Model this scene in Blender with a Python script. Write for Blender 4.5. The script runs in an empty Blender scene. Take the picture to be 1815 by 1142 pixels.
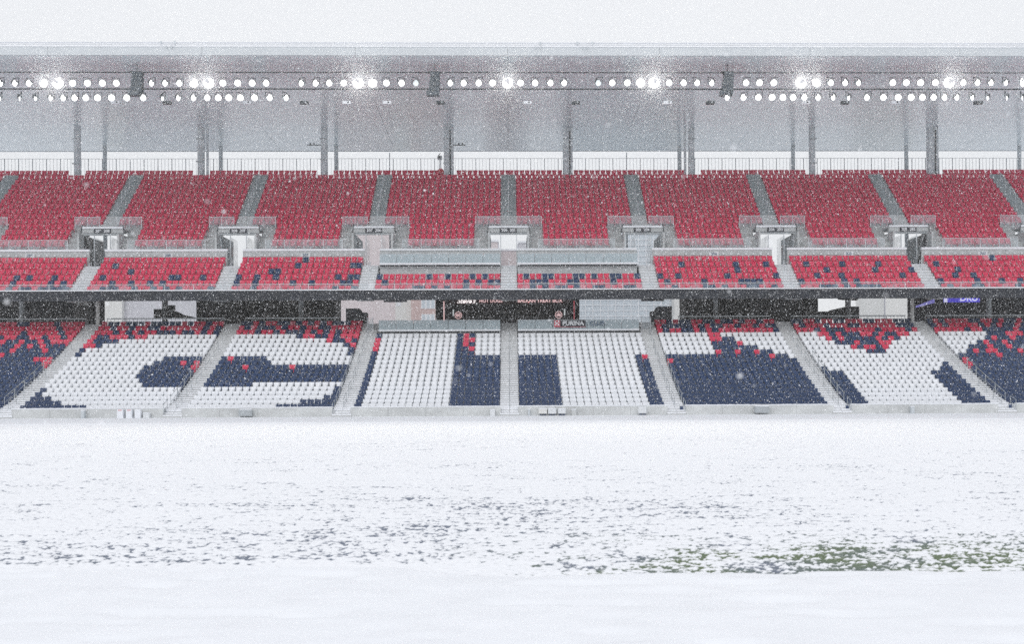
import bpy, math, random
import numpy as np
from mathutils import Matrix, Vector
random.seed(7)
rng = np.random.default_rng(11)
R = math.radians
S = bpy.context.scene
C = S.collection

# ---------------------------------------------------------------- camera, sky, sun, exposure
F, W, H = 2150.0, 1815.0, 1142.0         # focal length and frame in photo pixels
PSI, RHO, HC = 0.0226, 0.0052, 2.12      # yaw, roll, eye height above the pitch
CX, CY = 951.5, 686.0                    # where the optical axis meets the frame (shift lens)
cam_d = bpy.data.cameras.new("camera")
cam = bpy.data.objects.new("camera", cam_d)
C.objects.link(cam)
cam_d.sensor_fit = 'HORIZONTAL'
cam_d.sensor_width = 36.0
cam_d.lens = F / W * 36.0
cam_d.shift_x = -(CX - W / 2) / W
cam_d.shift_y = (CY - H / 2) / W
cam_d.clip_start, cam_d.clip_end = 0.3, 1500.0
cam_d.dof.use_dof = True
cam_d.dof.focus_distance = 95.0
cam_d.dof.aperture_fstop = 3.2
cam.matrix_world = Matrix.Translation((0, 0, HC)) @ Matrix.Rotation(-PSI, 4, 'Z') @ Matrix.Rotation(R(90), 4, 'X') @ Matrix.Rotation(-RHO, 4, 'Z')
S.camera = cam

world = bpy.data.worlds.new("World")
S.world = world
world.use_nodes = True
nt = world.node_tree
bg = nt.nodes["Background"]
sky = nt.nodes.new("ShaderNodeTexSky")
sky.sky_type = 'NISHITA'
sky.sun_disc = False
sky.sun_elevation, sky.sun_rotation = R(38), R(195)
scl = nt.nodes.new("ShaderNodeMix"); scl.data_type = 'RGBA'; scl.blend_type = 'MULTIPLY'
scl.inputs[0].default_value = 1.0
scl.inputs[7].default_value = (0.1, 0.1, 0.1, 1)
mx = nt.nodes.new("ShaderNodeMix"); mx.data_type = 'RGBA'
mx.inputs[0].default_value = 0.94        # thick snow cloud hides nearly all of the blue
mx.inputs[7].default_value = (0.93, 0.945, 0.972, 1)
nt.links.new(sky.outputs[0], scl.inputs[6])
nt.links.new(scl.outputs[2], mx.inputs[6])
nt.links.new(mx.outputs[2], bg.inputs[0])
bg.inputs[1].default_value = 1.0

sun_d = bpy.data.lights.new("sun", 'SUN')
sun_d.energy, sun_d.angle, sun_d.color = 0.8, R(35), (1.0, 0.98, 0.96)
sun = bpy.data.objects.new("sun", sun_d)
sun.rotation_euler = (R(52), 0, R(-15))
C.objects.link(sun)

S.view_settings.view_transform = 'Standard'
S.view_settings.look = 'None'
S.view_settings.exposure = 0.0
S.view_settings.gamma = 1.0
S.view_settings.use_curve_mapping = False
S.cycles.use_denoising = False
S.cycles.max_bounces = 6
S.cycles.diffuse_bounces = 5
S.cycles.volume_bounces = 0
S.cycles.transparent_max_bounces = 12
S.cycles.sample_clamp_indirect = 3.0
S.cycles.sample_clamp_direct = 8.0

# ---------------------------------------------------------------- helpers
def at(px, py, Y):
    """World X, Z of the photo point (px, py) on the upright plane at distance Y."""
    du, dv = px - CX, CY - py
    du, dv = du * math.cos(RHO) + dv * math.sin(RHO), -du * math.sin(RHO) + dv * math.cos(RHO)
    dx, dy = du * math.cos(PSI) + F * math.sin(PSI), -du * math.sin(PSI) + F * math.cos(PSI)
    t = Y / dy
    return dx * t, HC + dv * t

def to_px(X, Y, Z):
    c, s = math.cos(PSI), math.sin(PSI)
    r, f, u = X * c - Y * s, X * s + Y * c, Z - HC
    du, dv = F * r / f, F * u / f
    du, dv = du * math.cos(RHO) - dv * math.sin(RHO), du * math.sin(RHO) + dv * math.cos(RHO)
    return CX + du, CY - dv

def material(name, col, rough=0.7, var=0.0, scale=3.0, bump=0.0, metal=0.0, spec=0.3, snow=0.0, col2=None, stretch=None):
    m = bpy.data.materials.new(name); m.use_nodes = True
    n, l = m.node_tree.nodes, m.node_tree.links
    b = n["Principled BSDF"]
    b.inputs["Base Color"].default_value = (*col, 1)
    b.inputs["Roughness"].default_value = rough
    b.inputs["Metallic"].default_value = metal
    b.inputs["Specular IOR Level"].default_value = spec
    if var or bump or snow or col2:
        tc = n.new("ShaderNodeTexCoord"); mp = n.new("ShaderNodeMapping")
        l.new(tc.outputs["Object"], mp.inputs[0])
        if stretch: mp.inputs["Scale"].default_value = stretch
        nz = n.new("ShaderNodeTexNoise"); nz.inputs["Scale"].default_value = scale
        nz.inputs["Detail"].default_value = 5; nz.inputs["Roughness"].default_value = 0.6
        l.new(mp.outputs[0], nz.inputs["Vector"])
        ramp = n.new("ShaderNodeMapRange")
        ramp.inputs[1].default_value, ramp.inputs[2].default_value = 0.3, 0.7
        l.new(nz.outputs["Fac"], ramp.inputs[0])
        mix = n.new("ShaderNodeMix"); mix.data_type = 'RGBA'
        c2 = col2 or tuple(min(1, c * (1 + var)) for c in col)
        c1 = col if col2 else tuple(c * (1 - var) for c in col)
        mix.inputs[6].default_value, mix.inputs[7].default_value = (*c1, 1), (*c2, 1)
        l.new(ramp.outputs[0], mix.inputs[0])
        out = mix.outputs[2]
        if snow:                          # snow dusting that lies on upward-facing faces
            ge = n.new("ShaderNodeNewGeometry"); sx = n.new("ShaderNodeSeparateXYZ")
            l.new(ge.outputs["Normal"], sx.inputs[0])
            mr = n.new("ShaderNodeMapRange"); mr.inputs[1].default_value, mr.inputs[2].default_value = 0.3, 0.8
            mr.inputs[4].default_value = snow
            l.new(sx.outputs[2], mr.inputs[0])
            m2 = n.new("ShaderNodeMix"); m2.data_type = 'RGBA'
            m2.inputs[7].default_value = (0.82, 0.84, 0.88, 1)
            l.new(mr.outputs[0], m2.inputs[0]); l.new(out, m2.inputs[6]); out = m2.outputs[2]
        l.new(out, b.inputs["Base Color"])
        if bump:
            bp = n.new("ShaderNodeBump"); bp.inputs["Strength"].default_value = bump; bp.inputs["Distance"].default_value = 0.02
            l.new(nz.outputs["Fac"], bp.inputs["Height"]); l.new(bp.outputs[0], b.inputs["Normal"])
    return m

def emitter(name, col, strength):
    m = bpy.data.materials.new(name); m.use_nodes = True
    b = m.node_tree.nodes["Principled BSDF"]
    b.inputs["Base Color"].default_value = (*col, 1)
    b.inputs["Emission Color"].default_value = (*col, 1)
    b.inputs["Emission Strength"].default_value = strength
    return m

def glassy(name, col, fac):
    """Wet, snow-speckled safety glass: part clear, part misted."""
    m = bpy.data.materials.new(name); m.use_nodes = True
    n, l = m.node_tree.nodes, m.node_tree.links
    b = n["Principled BSDF"]; o = n["Material Output"]
    b.inputs["Base Color"].default_value = (*col, 1); b.inputs["Roughness"].default_value = 0.25
    t = n.new("ShaderNodeBsdfTransparent"); mx = n.new("ShaderNodeMixShader")
    tc = n.new("ShaderNodeTexCoord"); nz = n.new("ShaderNodeTexNoise"); nz.inputs["Scale"].default_value = 1.4
    mr = n.new("ShaderNodeMapRange"); mr.inputs[1].default_value, mr.inputs[2].default_value = 0.3, 0.7
    mr.inputs[3].default_value, mr.inputs[4].default_value = max(0, fac - 0.1), min(1, fac + 0.1)
    l.new(tc.outputs["Object"], nz.inputs["Vector"]); l.new(nz.outputs["Fac"], mr.inputs[0]); l.new(mr.outputs[0], mx.inputs[0])
    l.new(t.outputs[0], mx.inputs[1]); l.new(b.outputs[0], mx.inputs[2]); l.new(mx.outputs[0], o.inputs[0])
    return m

M = dict(
    snow=material("snow", (0.84, 0.86, 0.90), 0.6, 0.03, 1.5, 0.3, spec=0.2),
    concrete=material("concrete", (0.48, 0.50, 0.505), 0.85, 0.18, 1.2, 0.3, snow=0.25),
    wallcon=material("wall_concrete", (0.56, 0.575, 0.575), 0.85, 0.16, 0.6, 0.25, stretch=(1, 1, 1.6)),
    paleconc=material("pale_concrete", (0.52, 0.54, 0.55), 0.8, 0.10, 1.0, 0.2, snow=0.5),
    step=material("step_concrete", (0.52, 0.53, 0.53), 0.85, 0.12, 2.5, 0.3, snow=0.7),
    stepdark=material("dark_step_concrete", (0.30, 0.335, 0.35), 0.85, 0.25, 2.5, 0.3, snow=0.15),  # darker grey base with little snow
    white=material("white_seat_plastic", (0.86, 0.88, 0.92), 0.45, 0.05, 1.0),
    navy=material("navy_seat_plastic", (0.021, 0.048, 0.125), 0.4, 0.2, 1.3),
    red=material("red_seat_plastic", (0.68, 0.036, 0.102), 0.4, 0.12, 1.3),
    darkred=material("dark_red_plastic", (0.50, 0.02, 0.042), 0.4, 0.15, 1.3),  # deep red of the camera cover
    steel=material("galvanised_steel", (0.42, 0.45, 0.47), 0.45, 0.12, 4.0, metal=0.3),
    rail=material("snowy_rail", (0.62, 0.65, 0.68), 0.5, 0.1, 3.0),
    coping=material("snow_covered_coping", (0.82, 0.84, 0.88), 0.7, 0.03, 2.0),
    speaker=material("speaker_grille", (0.11, 0.13, 0.15), 0.7, 0.5, 9.0),
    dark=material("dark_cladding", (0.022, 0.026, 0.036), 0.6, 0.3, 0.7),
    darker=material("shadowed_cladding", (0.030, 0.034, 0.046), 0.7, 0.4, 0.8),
    fascia=material("roof_fascia", (0.58, 0.615, 0.645), 0.5, 0.04, 0.5),
    soffit=material("soffit_panel", (0.80, 0.89, 0.94), 0.20, 0.03, 0.8, spec=1.0),
    column=material("column_paint", (0.56, 0.60, 0.63), 0.6, 0.18, 1.5, 0.1),
    pipe=material("dark_pipe", (0.05, 0.06, 0.07), 0.6, 0.2, 2.0),
    box=material("pale_box", (0.70, 0.72, 0.74), 0.5, 0.05, 3.0),
    sign=material("sign_board", (0.028, 0.032, 0.045), 0.5, 0.2, 2.0),
    letter=material("letter_paint", (0.80, 0.82, 0.85), 0.5, 0.02, 2.0),
    brick=material("pink_brick", (0.60, 0.46, 0.44), 0.85, 0.08, 0.5),
    pinkwall=material("pink_render", (0.70, 0.63, 0.64), 0.85, 0.05, 0.3),
    lilac=material("lilac_render", (0.58, 0.58, 0.62), 0.85, 0.05, 0.3),
    cream=material("cream_render", (0.72, 0.72, 0.70), 0.85, 0.05, 0.3),
    glazing=material("curtain_glazing", (0.60, 0.66, 0.71), 0.3, 0.04, 0.3),
    glass=glassy("misted_glass", (0.60, 0.68, 0.72), 0.20),
    clear=glassy("clear_glass", (0.60, 0.70, 0.75), 0.11),
    thickglass=glassy("frosted_glass", (0.47, 0.56, 0.60), 0.72),
    lamp=emitter("lamp_lens", (1.0, 0.99, 0.97), 2.2),
    bright=emitter("bright_lamp_lens", (1.0, 0.985, 0.93), 14.0),
    dim=emitter("dim_lamp_lens", (0.8, 0.85, 0.87), 0.55),
    neon=emitter("neon_letters", (1.0, 0.66, 0.66), 0.75),
    neonred=emitter("neon_red", (0.75, 0.12, 0.16), 0.35),
    purple=emitter("purple_display", (0.09, 0.07, 0.75), 0.5),
    purplewhite=emitter("display_letters", (0.75, 0.75, 1.0), 0.7),
    redpaint=material("red_print", (0.62, 0.12, 0.12), 0.6),
    purina_red=material("red_square", (0.60, 0.10, 0.14), 0.5),
    bluegrey=material("blue_grey_letters", (0.10, 0.15, 0.22), 0.5),
)

class MB:
    """Collects boxes, prisms and tubes, then links them as one mesh object."""
    def __init__(self): self.v, self.f = [], []
    def box(self, x0, x1, y0, y1, z0, z1):
        b = len(self.v)
        self.v += [(x, y, z) for z in (z0, z1) for y in (y0, y1) for x in (x0, x1)]
        self.f += [tuple(b + i for i in q) for q in ((0, 2, 3, 1), (4, 5, 7, 6), (0, 1, 5, 4), (2, 6, 7, 3), (0, 4, 6, 2), (1, 3, 7, 5))]
        return self
    def prism(self, poly, axis, a, b_):
        """poly: 2-D points; extruded along axis ('x': points are y,z; 'y': points are x,z) from a to b_."""
        n, b = len(poly), len(self.v)
        for t in (a, b_):
            for p, q in poly:
                self.v.append((t, p, q) if axis == 'x' else ((p, t, q) if axis == 'y' else (p, q, t)))
        self.f.append(tuple(b + i for i in range(n)))
        self.f.append(tuple(b + n + i for i in reversed(range(n))))
        for i in range(n):
            j = (i + 1) % n
            self.f.append((b + i, b + n + i, b + n + j, b + j))
        return self
    def tube(self, p, q, r, seg=6, r2=None):
        p, q = Vector(p), Vector(q); d = (q - p).normalized()
        u = d.orthogonal().normalized(); w = d.cross(u); b = len(self.v)
        r2 = r if r2 is None else r2
        for c, rr in ((p, r), (q, r2)):
            for i in range(seg):
                a = 2 * math.pi * i / seg
                self.v.append(tuple(c + (u * math.cos(a) + w * math.sin(a)) * rr))
        self.f.append(tuple(b + i for i in reversed(range(seg))))
        self.f.append(tuple(b + seg + i for i in range(seg)))
        for i in range(seg):
            j = (i + 1) % seg
            self.f.append((b + i, b + j, b + seg + j, b + seg + i))
        return self
    def mesh(self, name, mat):
        me = bpy.data.meshes.new(name)
        me.from_pydata(self.v, [], self.f)
        me.materials.append(mat)
        me.update()
        return me
    def build(self, name, mat, parent=None, loc=None):
        return link(name, self.mesh(name, mat), parent, loc)

def link(name, data, parent=None, loc=None, rot=None, scale=None):
    o = bpy.data.objects.new(name, data)
    C.objects.link(o)
    if parent: o.parent = parent
    if loc: o.location = loc
    if rot: o.rotation_euler = rot
    if scale: o.scale = scale
    return o

def thing(name, label, cat, loc=(0, 0, 0), group=None, rz=0):
    o = bpy.data.objects.new(name, None); C.objects.link(o)
    o.location = loc; o.rotation_euler = (0, 0, rz)
    o.empty_display_size = 0.3
    return tag(o, label, cat, group)

def tag(o, label=None, cat=None, group=None, kind=None):
    if label: o["label"] = label
    if cat: o["category"] = cat
    if group: o["group"] = group
    if kind: o["kind"] = kind
    return o

def lettering(txt, size, mat, parent, loc, name="lettering", shear=0.0, align='CENTER', width=1.0, extrude=0.008):
    c = bpy.data.curves.new(name, 'FONT')
    c.body = txt; c.size = size; c.shear = shear; c.extrude = extrude
    c.align_x = align; c.align_y = 'CENTER'; c.space_character = width
    c.offset = 0.012 * size / 0.4
    c.materials.append(mat)
    tmp = bpy.data.objects.new("tmp", c); C.objects.link(tmp)
    bpy.context.view_layer.update()
    me = bpy.data.meshes.new_from_object(tmp); bpy.data.objects.remove(tmp)
    return link(name, me, parent, loc, (R(90), 0, 0))

ORD = "first second third fourth fifth sixth seventh eighth ninth tenth eleventh twelfth thirteenth fourteenth fifteenth sixteenth seventeenth eighteenth nineteenth twentieth twenty-first twenty-second twenty-third twenty-fourth twenty-fifth twenty-sixth twenty-seventh twenty-eighth twenty-ninth thirtieth".split()
def ordn(i):
    if i < 30: return ORD[i]
    t = {3: "thirty", 4: "forty", 5: "fifty", 6: "sixty"}[(i + 1) // 10]
    u = (i + 1) % 10
    return t + "-" + ORD[u - 1] if u else {3: "thirtieth", 4: "fortieth", 5: "fiftieth", 6: "sixtieth"}[(i + 1) // 10]

BAY = 12.0
E = 0.71                                  # half width of an aisle
def block_name(k):
    if k >= 0:
        return ["block right of centre stairs", "second block right of centre stairs", "third block right of centre stairs", "fourth block right of centre stairs", "fifth block right of centre stairs"][k]
    return ["block left of centre stairs", "second block left of centre stairs", "third block left of centre stairs", "fourth block left of centre stairs", "fifth block left of centre stairs"][-k - 1]
def aisle_name(i):
    if i == 0: return "centre"
    return ("first", "second", "third", "fourth")[abs(i) - 1] + (" to the left of centre" if i < 0 else " to the right of centre")

# ---------------------------------------------------------------- tier profiles (back of seat Y, seat top Z)
def low_y(r): return 88.2 + 0.93 * r
def low_top(r):
    return HC + (686.2 - (714.3 - 7.72 * r)) / F * low_y(r)
def low_f(r): return low_top(r) - 0.85
def mid_y(r): return 102.2 + 0.86 * r
def mid_top(r): return HC + (686.2 - (505.5 - 10.2 * r)) / F * mid_y(r)
def mid_f(r): return mid_top(r) - 0.85
def up_y(n): return 107.7 + 0.80 * n
def up_top(n): return 15.24 + 0.5836 * n
def up_f(n): return up_top(n) - 0.85

# ---------------------------------------------------------------- ground: pitch, touchline bank, perimeter walk
_tab = rng.random((256, 256))
def vnoise(x, y):
    xi, yi = np.floor(x).astype(np.int64), np.floor(y).astype(np.int64)
    fx, fy = x - xi, y - yi
    fx, fy = fx * fx * (3 - 2 * fx), fy * fy * (3 - 2 * fy)
    a, b = _tab[yi & 255, xi & 255], _tab[yi & 255, (xi + 1) & 255]
    c, d = _tab[(yi + 1) & 255, xi & 255], _tab[(yi + 1) & 255, (xi + 1) & 255]
    return (a * (1 - fx) + b * fx) * (1 - fy) + (c * (1 - fx) + d * fx) * fy
def fbm(x, y, o=3):
    s, a, t = 0, 1.0, 0
    for k in range(o):
        s = s + a * vnoise(x * 2 ** k + 17.3 * k, y * 2 ** k + 5.1 * k); t += a; a *= 0.55
    return s / t
def smooth(t): t = np.clip(t, 0, 1); return t * t * (3 - 2 * t)

def grid_mesh(name, X, Y, Z, mats, attrs=None):
    ny, nx = X.shape
    me = bpy.data.meshes.new(name)
    v = np.stack([X, Y, Z], -1).reshape(-1, 3)
    i = (np.arange(ny - 1)[:, None] * nx + np.arange(nx - 1)[None, :]).ravel()
    q = np.stack([i, i + 1, i + nx + 1, i + nx], 1).ravel()
    me.vertices.add(len(v)); me.vertices.foreach_set("co", v.ravel())
    me.loops.add(len(q)); me.loops.foreach_set("vertex_index", q.astype(np.int32))
    me.polygons.add(len(i)); me.polygons.foreach_set("loop_start", (np.arange(len(i)) * 4).astype(np.int32))
    me.polygons.foreach_set("use_smooth", np.ones(len(i), dtype=bool))
    for m in mats: me.materials.append(m)
    for k, a in (attrs or {}).items():
        at_ = me.attributes.new(k, 'FLOAT', 'POINT'); at_.data.foreach_set("value", a.ravel().astype(np.float32))
    me.update(); me.validate()
    return me

def turf_material():
    m = bpy.data.materials.new("snowy_turf"); m.use_nodes = True
    n, l = m.node_tree.nodes, m.node_tree.links
    b = n["Principled BSDF"]; b.inputs["Roughness"].default_value = 0.75; b.inputs["Specular IOR Level"].default_value = 0.15
    ap = n.new("ShaderNodeAttribute"); ap.attribute_name = "bare"
    ag = n.new("ShaderNodeAttribute"); ag.attribute_name = "green"
    tc = n.new("ShaderNodeTexCoord"); nz = n.new("ShaderNodeTexNoise"); nz.inputs["Scale"].default_value = 38.0; nz.inputs["Detail"].default_value = 4
    l.new(tc.outputs["Object"], nz.inputs["Vector"])
    ad = n.new("ShaderNodeMath"); ad.operation = 'MULTIPLY_ADD'; ad.inputs[1].default_value = 0.5; ad.inputs[2].default_value = -0.25
    l.new(nz.outputs["Fac"], ad.inputs[0])
    a2 = n.new("ShaderNodeMath"); a2.operation = 'ADD'; l.new(ad.outputs[0], a2.inputs[0]); l.new(ap.outputs["Fac"], a2.inputs[1])
    cl = n.new("ShaderNodeMapRange"); cl.inputs[1].default_value, cl.inputs[2].default_value = 0.32, 0.68
    l.new(a2.outputs[0], cl.inputs[0])
    pit_tint = n.new("ShaderNodeMix"); pit_tint.data_type = 'RGBA'
    pit_tint.inputs[6].default_value = (0.18, 0.205, 0.26, 1)       # blue-grey shade of the pits, put into the colour
    pit_tint.inputs[7].default_value = (0.14, 0.18, 0.11, 1)        # green blades
    l.new(ag.outputs["Fac"], pit_tint.inputs[0])
    mix = n.new("ShaderNodeMix"); mix.data_type = 'RGBA'
    mix.inputs[6].default_value = (0.86, 0.875, 0.91, 1)
    l.new(cl.outputs[0], mix.inputs[0]); l.new(pit_tint.outputs[2], mix.inputs[7])
    l.new(mix.outputs[2], b.inputs["Base Color"])
    return m
M["turf"] = turf_material()

def grass_pit_field(X, Y):
    """0..1: grass and painted pit shade in the snow, strongest close to the near touchline."""
    patch = fbm(X * 0.30 + 40, Y * 0.45 + 3, 3)
    v = fbm(X * 15.0, Y * 15.0, 2) * 0.55 + vnoise(X * 33 + 9, Y * 33) * 0.25 + vnoise(X * 2.2 + 5, Y * 7.0) * 0.2
    zt = np.interp(Y, [13, 14.5, 17, 20, 25, 32, 42, 58, 74], [-0.30, -0.22, -0.34, -0.46, -0.62, -0.80, -1.05, -1.45, -1.95])
    right = smooth((X + 0.5) / 3.5) * smooth((17.8 - Y) / 2.4) * 0.75
    left = smooth((0.8 - X) / 2.5) * smooth((15.0 - Y) / 0.9) * -2.2
    zt = zt + 0.14 + (patch - 0.5) * 1.6 + right + left
    return np.clip((zt - (v - 0.5) / 0.125) * 0.62 + 0.36, 0, 0.80), patch

ny, nx = 640, 900
ys = 13.0 * (74.0 / 13.0) ** (np.linspace(0, 1, ny) ** 1.15)
u = np.linspace(-1, 1, nx)
Yg = np.repeat(ys[:, None], nx, 1)
Xg = u[None, :] * (0.47 * Yg + 3.0) + 0.3
bare, patch = grass_pit_field(Xg, Yg)
green = np.clip(smooth((18.5 - Yg) / 3.5) * smooth((Xg + 1.5) / 3.5) * 0.9 + smooth((16 - Yg) / 2) * 0.25, 0, 1) * np.clip(0.25 + 2.2 * (fbm(Xg * 1.3 + 70, Yg * 1.2, 2) - 0.35), 0, 1)
lump = fbm(Xg * 15.0, Yg * 15.0, 2)
Zg = 0.04 * (lump - 0.5) - bare * 0.020 + 0.012 * (fbm(Xg * 0.4, Yg * 0.3) - 0.5)
fade = np.interp(Yg, [13, 25, 50, 73], [1, 1, 0.45, 0.1])
Zg = Zg * fade + 0.02
pitch = link("snowy_pitch", grid_mesh("snowy_pitch", Xg, Yg, Zg, [M["turf"]], dict(bare=bare * np.interp(Yg, [13, 25, 60, 74], [1, 0.9, 0.8, 0.6]), green=green)))
tag(pitch, kind="structure")

# smooth deep snow between the camera and the touchline
ny2, nx2 = 150, 420
ys2 = np.linspace(2.0, 13.9, ny2)
Y2 = np.repeat(ys2[:, None], nx2, 1)
X2 = u[:1] * 0 + np.linspace(-1, 1, nx2)[None, :] * (0.47 * 14 + 3.5) * np.ones_like(Y2)
edge = 13.45 + 0.05 * (fbm(X2 * 0.8, X2 * 0 + 3.0, 2) - 0.5) + 0.75 * smooth((-X2 - 0.2) / 1.6) 
h2 = 0.060 + 0.022 * (fbm(X2 * 0.55, Y2 * 1.2, 3) - 0.5) * 2 + 0.006 * fbm(X2 * 5, Y2 * 5, 2)
dip = smooth((fbm(X2 * 1.1 + 4, Y2 * 2.6, 2) - 0.60) / 0.22) * -0.03
lip = smooth((edge - Y2) / 0.16)
Z2 = (h2 + dip) * lip + (-0.05) * (1 - lip)
bank = link("touchline_snow", grid_mesh("touchline_snow", X2, Y2, Z2, [M["snow"]]))
tag(bank, kind="structure")
# left half: the snow thins out gently into the grass
base = MB().box(-220, 220, -40, 400, -0.35, -0.06).build("ground", M["snow"]); tag(base, kind="structure")
walk = MB().prism([(-90, 72.6), (90, 72.6), (90, 87.4), (-90, 87.4)], 'z', -0.02, 0.045).build("perimeter_walk", M["snow"]); tag(walk, kind="structure")

# grass blades that stand out of the thin snow
def blades():
    n = 26000
    yy = 13.5 + rng.random(n) ** 1.5 * 6.5
    xx = (rng.random(n) * 2 - 1) * (0.47 * yy + 1.5)
    b, _ = grass_pit_field(xx, yy)
    keep = (b > 0.6) & ((xx > -0.8) | (rng.random(n) < 0.25))
    xx, yy = xx[keep], yy[keep]
    n = len(xx)
    h = 0.018 + 0.03 * rng.random(n); w = 0.0035
    a = rng.random(n) * 6.283; lean = (rng.random((n, 2)) - 0.5) * 0.04
    z0 = 0.045 * (fbm(xx * 15.0, yy * 15.0, 2) - 0.5) - 0.012
    v = np.zeros((n, 3, 3))
    v[:, 0] = np.stack([xx - w * np.cos(a), yy - w * np.sin(a), z0], 1)
    v[:, 1] = np.stack([xx + w * np.cos(a), yy + w * np.sin(a), z0], 1)
    v[:, 2] = np.stack([xx + lean[:, 0], yy + lean[:, 1], z0 + h], 1)
    tri_object("grass", v.reshape(-1, 3), np.arange(3 * n).reshape(-1, 3), M["blade"])

def tri_object(name, v, f, mat):
    me = bpy.data.meshes.new(name)
    me.vertices.add(len(v)); me.vertices.foreach_set("co", v.astype(np.float32).ravel())
    k = f.shape[1]
    me.loops.add(f.size); me.loops.foreach_set("vertex_index", f.astype(np.int32).ravel())
    me.polygons.add(len(f)); me.polygons.foreach_set("loop_start", (np.arange(len(f)) * k).astype(np.int32))
    me.materials.append(mat); me.update()
    return tag(link(name, me), kind="stuff")
M["blade"] = material("grass_blade", (0.075, 0.12, 0.035), 0.6, 0.3, 5.0, col2=(0.16, 0.19, 0.07))
blades()

# ---------------------------------------------------------------- grandstand structure
stand = thing("grandstand", "three-tier concrete grandstand across the snowy pitch", "grandstand")
SECT = list(range(-5, 5))
def xr(k, y):                              # X range worth building at depth y (a little past the frame)
    return -(0.435 * y + 4.5), 0.412 * y + 4.5

for k in range(-4, 4):
    x0, x1 = k * BAY + E, (k + 1) * BAY - E
    m = MB()
    poly = [(87.42, -0.3)]
    nrow = 17 if k in (-1, 0) else 20
    for r in range(nrow):
        y = low_y(r) - 0.62 if r else 87.42
        poly += [(y, low_f(r - 1) if r else -0.1), (y, low_f(r))]
    poly += [(low_y(nrow) - 0.62, low_f(nrow - 1)), (low_y(nrow) - 0.62, low_f(nrow - 1) - 0.8), (88.0, -0.3)]
    m.prism(poly, 'x', x0, x1)
    m.build("lower_terrace", M["concrete"], stand)
    # middle tier
    nrow = 3 if k in (-1, 0) else 6
    poly = [(101.55, 9.64), (101.55, mid_f(0))]
    for r in range(1, nrow):
        y = mid_y(r) - 0.60
        poly += [(y, mid_f(r - 1)), (y, mid_f(r))]
    ye = mid_y(nrow) - 0.60
    poly += [(ye, mid_f(nrow - 1)), (ye, mid_f(nrow - 1) - 0.4), (103.2, 9.75)]
    MB().prism(poly, 'x', x0, x1).build("middle_terrace", M["concrete"], stand)
for k in SECT:
    m = MB()
    for (a, b, off) in ((0, 4, 1.82), (4, 15, E)):
        x0, x1 = k * BAY + off, (k + 1) * BAY - off
        x0, x1 = max(x0, -57), min(x1, 57)
        if x1 <= x0: continue
        y0 = up_y(a) - 0.50
        poly = [(y0, up_f(a) - 0.6)] if a else [(y0 + .0, 14.25)]
        for n_ in range(a, b):
            y = up_y(n_) - 0.50
            if n_ > a: poly += [(y, up_f(n_ - 1))]
            poly += [(y, up_f(n_))]
        ye = up_y(b) - 0.50 + (0.9 if b == 15 else -0.001)
        poly += [(ye, up_f(b - 1)), (ye, up_f(b - 1) - 0.45), (y0 + 0.9, up_f(a) - 0.45)]
        m.prism(poly, 'x', x0, x1)
    m.build("upper_terrace", M["concrete"], stand)

# slabs and back walls of the concourse under the middle tier
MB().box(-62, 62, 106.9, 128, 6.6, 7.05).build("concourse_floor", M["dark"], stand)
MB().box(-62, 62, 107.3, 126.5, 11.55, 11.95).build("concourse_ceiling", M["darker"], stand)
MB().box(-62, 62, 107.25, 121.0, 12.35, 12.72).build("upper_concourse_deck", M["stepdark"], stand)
def wall_px(pxa, pxb, Y, z0, z1, name, mat, parent, thick=0.3):
    a, b = at(pxa, 547, Y)[0], at(pxb, 547, Y)[0]
    return MB().box(a, b, Y, Y + thick, z0, z1).build(name, mat, parent)
for a, b in ((-180, 184), (348, 597), (772, 1027), (1205, 1450), (1610, 2000)):
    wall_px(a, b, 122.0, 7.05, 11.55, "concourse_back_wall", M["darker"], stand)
# side walls of the rooms behind the seats, at other depths, so that the dark band is not one plane
for px, w, Y in ((352, 60, 112), (560, 34, 114), (1215, 30, 113), (1330, 80, 115), (60, 70, 113)):
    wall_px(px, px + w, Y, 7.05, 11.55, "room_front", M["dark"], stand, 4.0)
for px in (47, 537, 1265, 1745):
    x, _ = at(px, 547, 112.0)
    MB().tube((x, 111.0, 7.05), (x, 111.0, 11.55), 0.24, 12).build("concourse_column", M["column"], stand)

# balcony front
bf = thing("balcony", "long dark balcony front with white snowy coping under the middle tier", "balcony")
for k in range(-5, 5):
    MB().box(k * BAY + 0.01, (k + 1) * BAY - 0.01, 101.3, 101.5, 9.42, 10.23).build("fascia_panel", M["dark"], bf)
MB().box(-60, 60, 101.22, 101.56, 10.235, 10.33).build("coping", M["coping"], bf)
MB().box(-60, 60, 101.505, 103.1, 9.60, 9.63).build("soffit", M["darker"], bf)
for px, w in ((700, 62), (1158, 60)):
    a, b = at(px - w / 3, 531, 101.25)[0], at(px + w / 3, 531, 101.25)[0]
    MB().box(a, b, 101.6, 101.9, 9.28, 9.595).build("display_box", M["darker"], bf)

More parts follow.
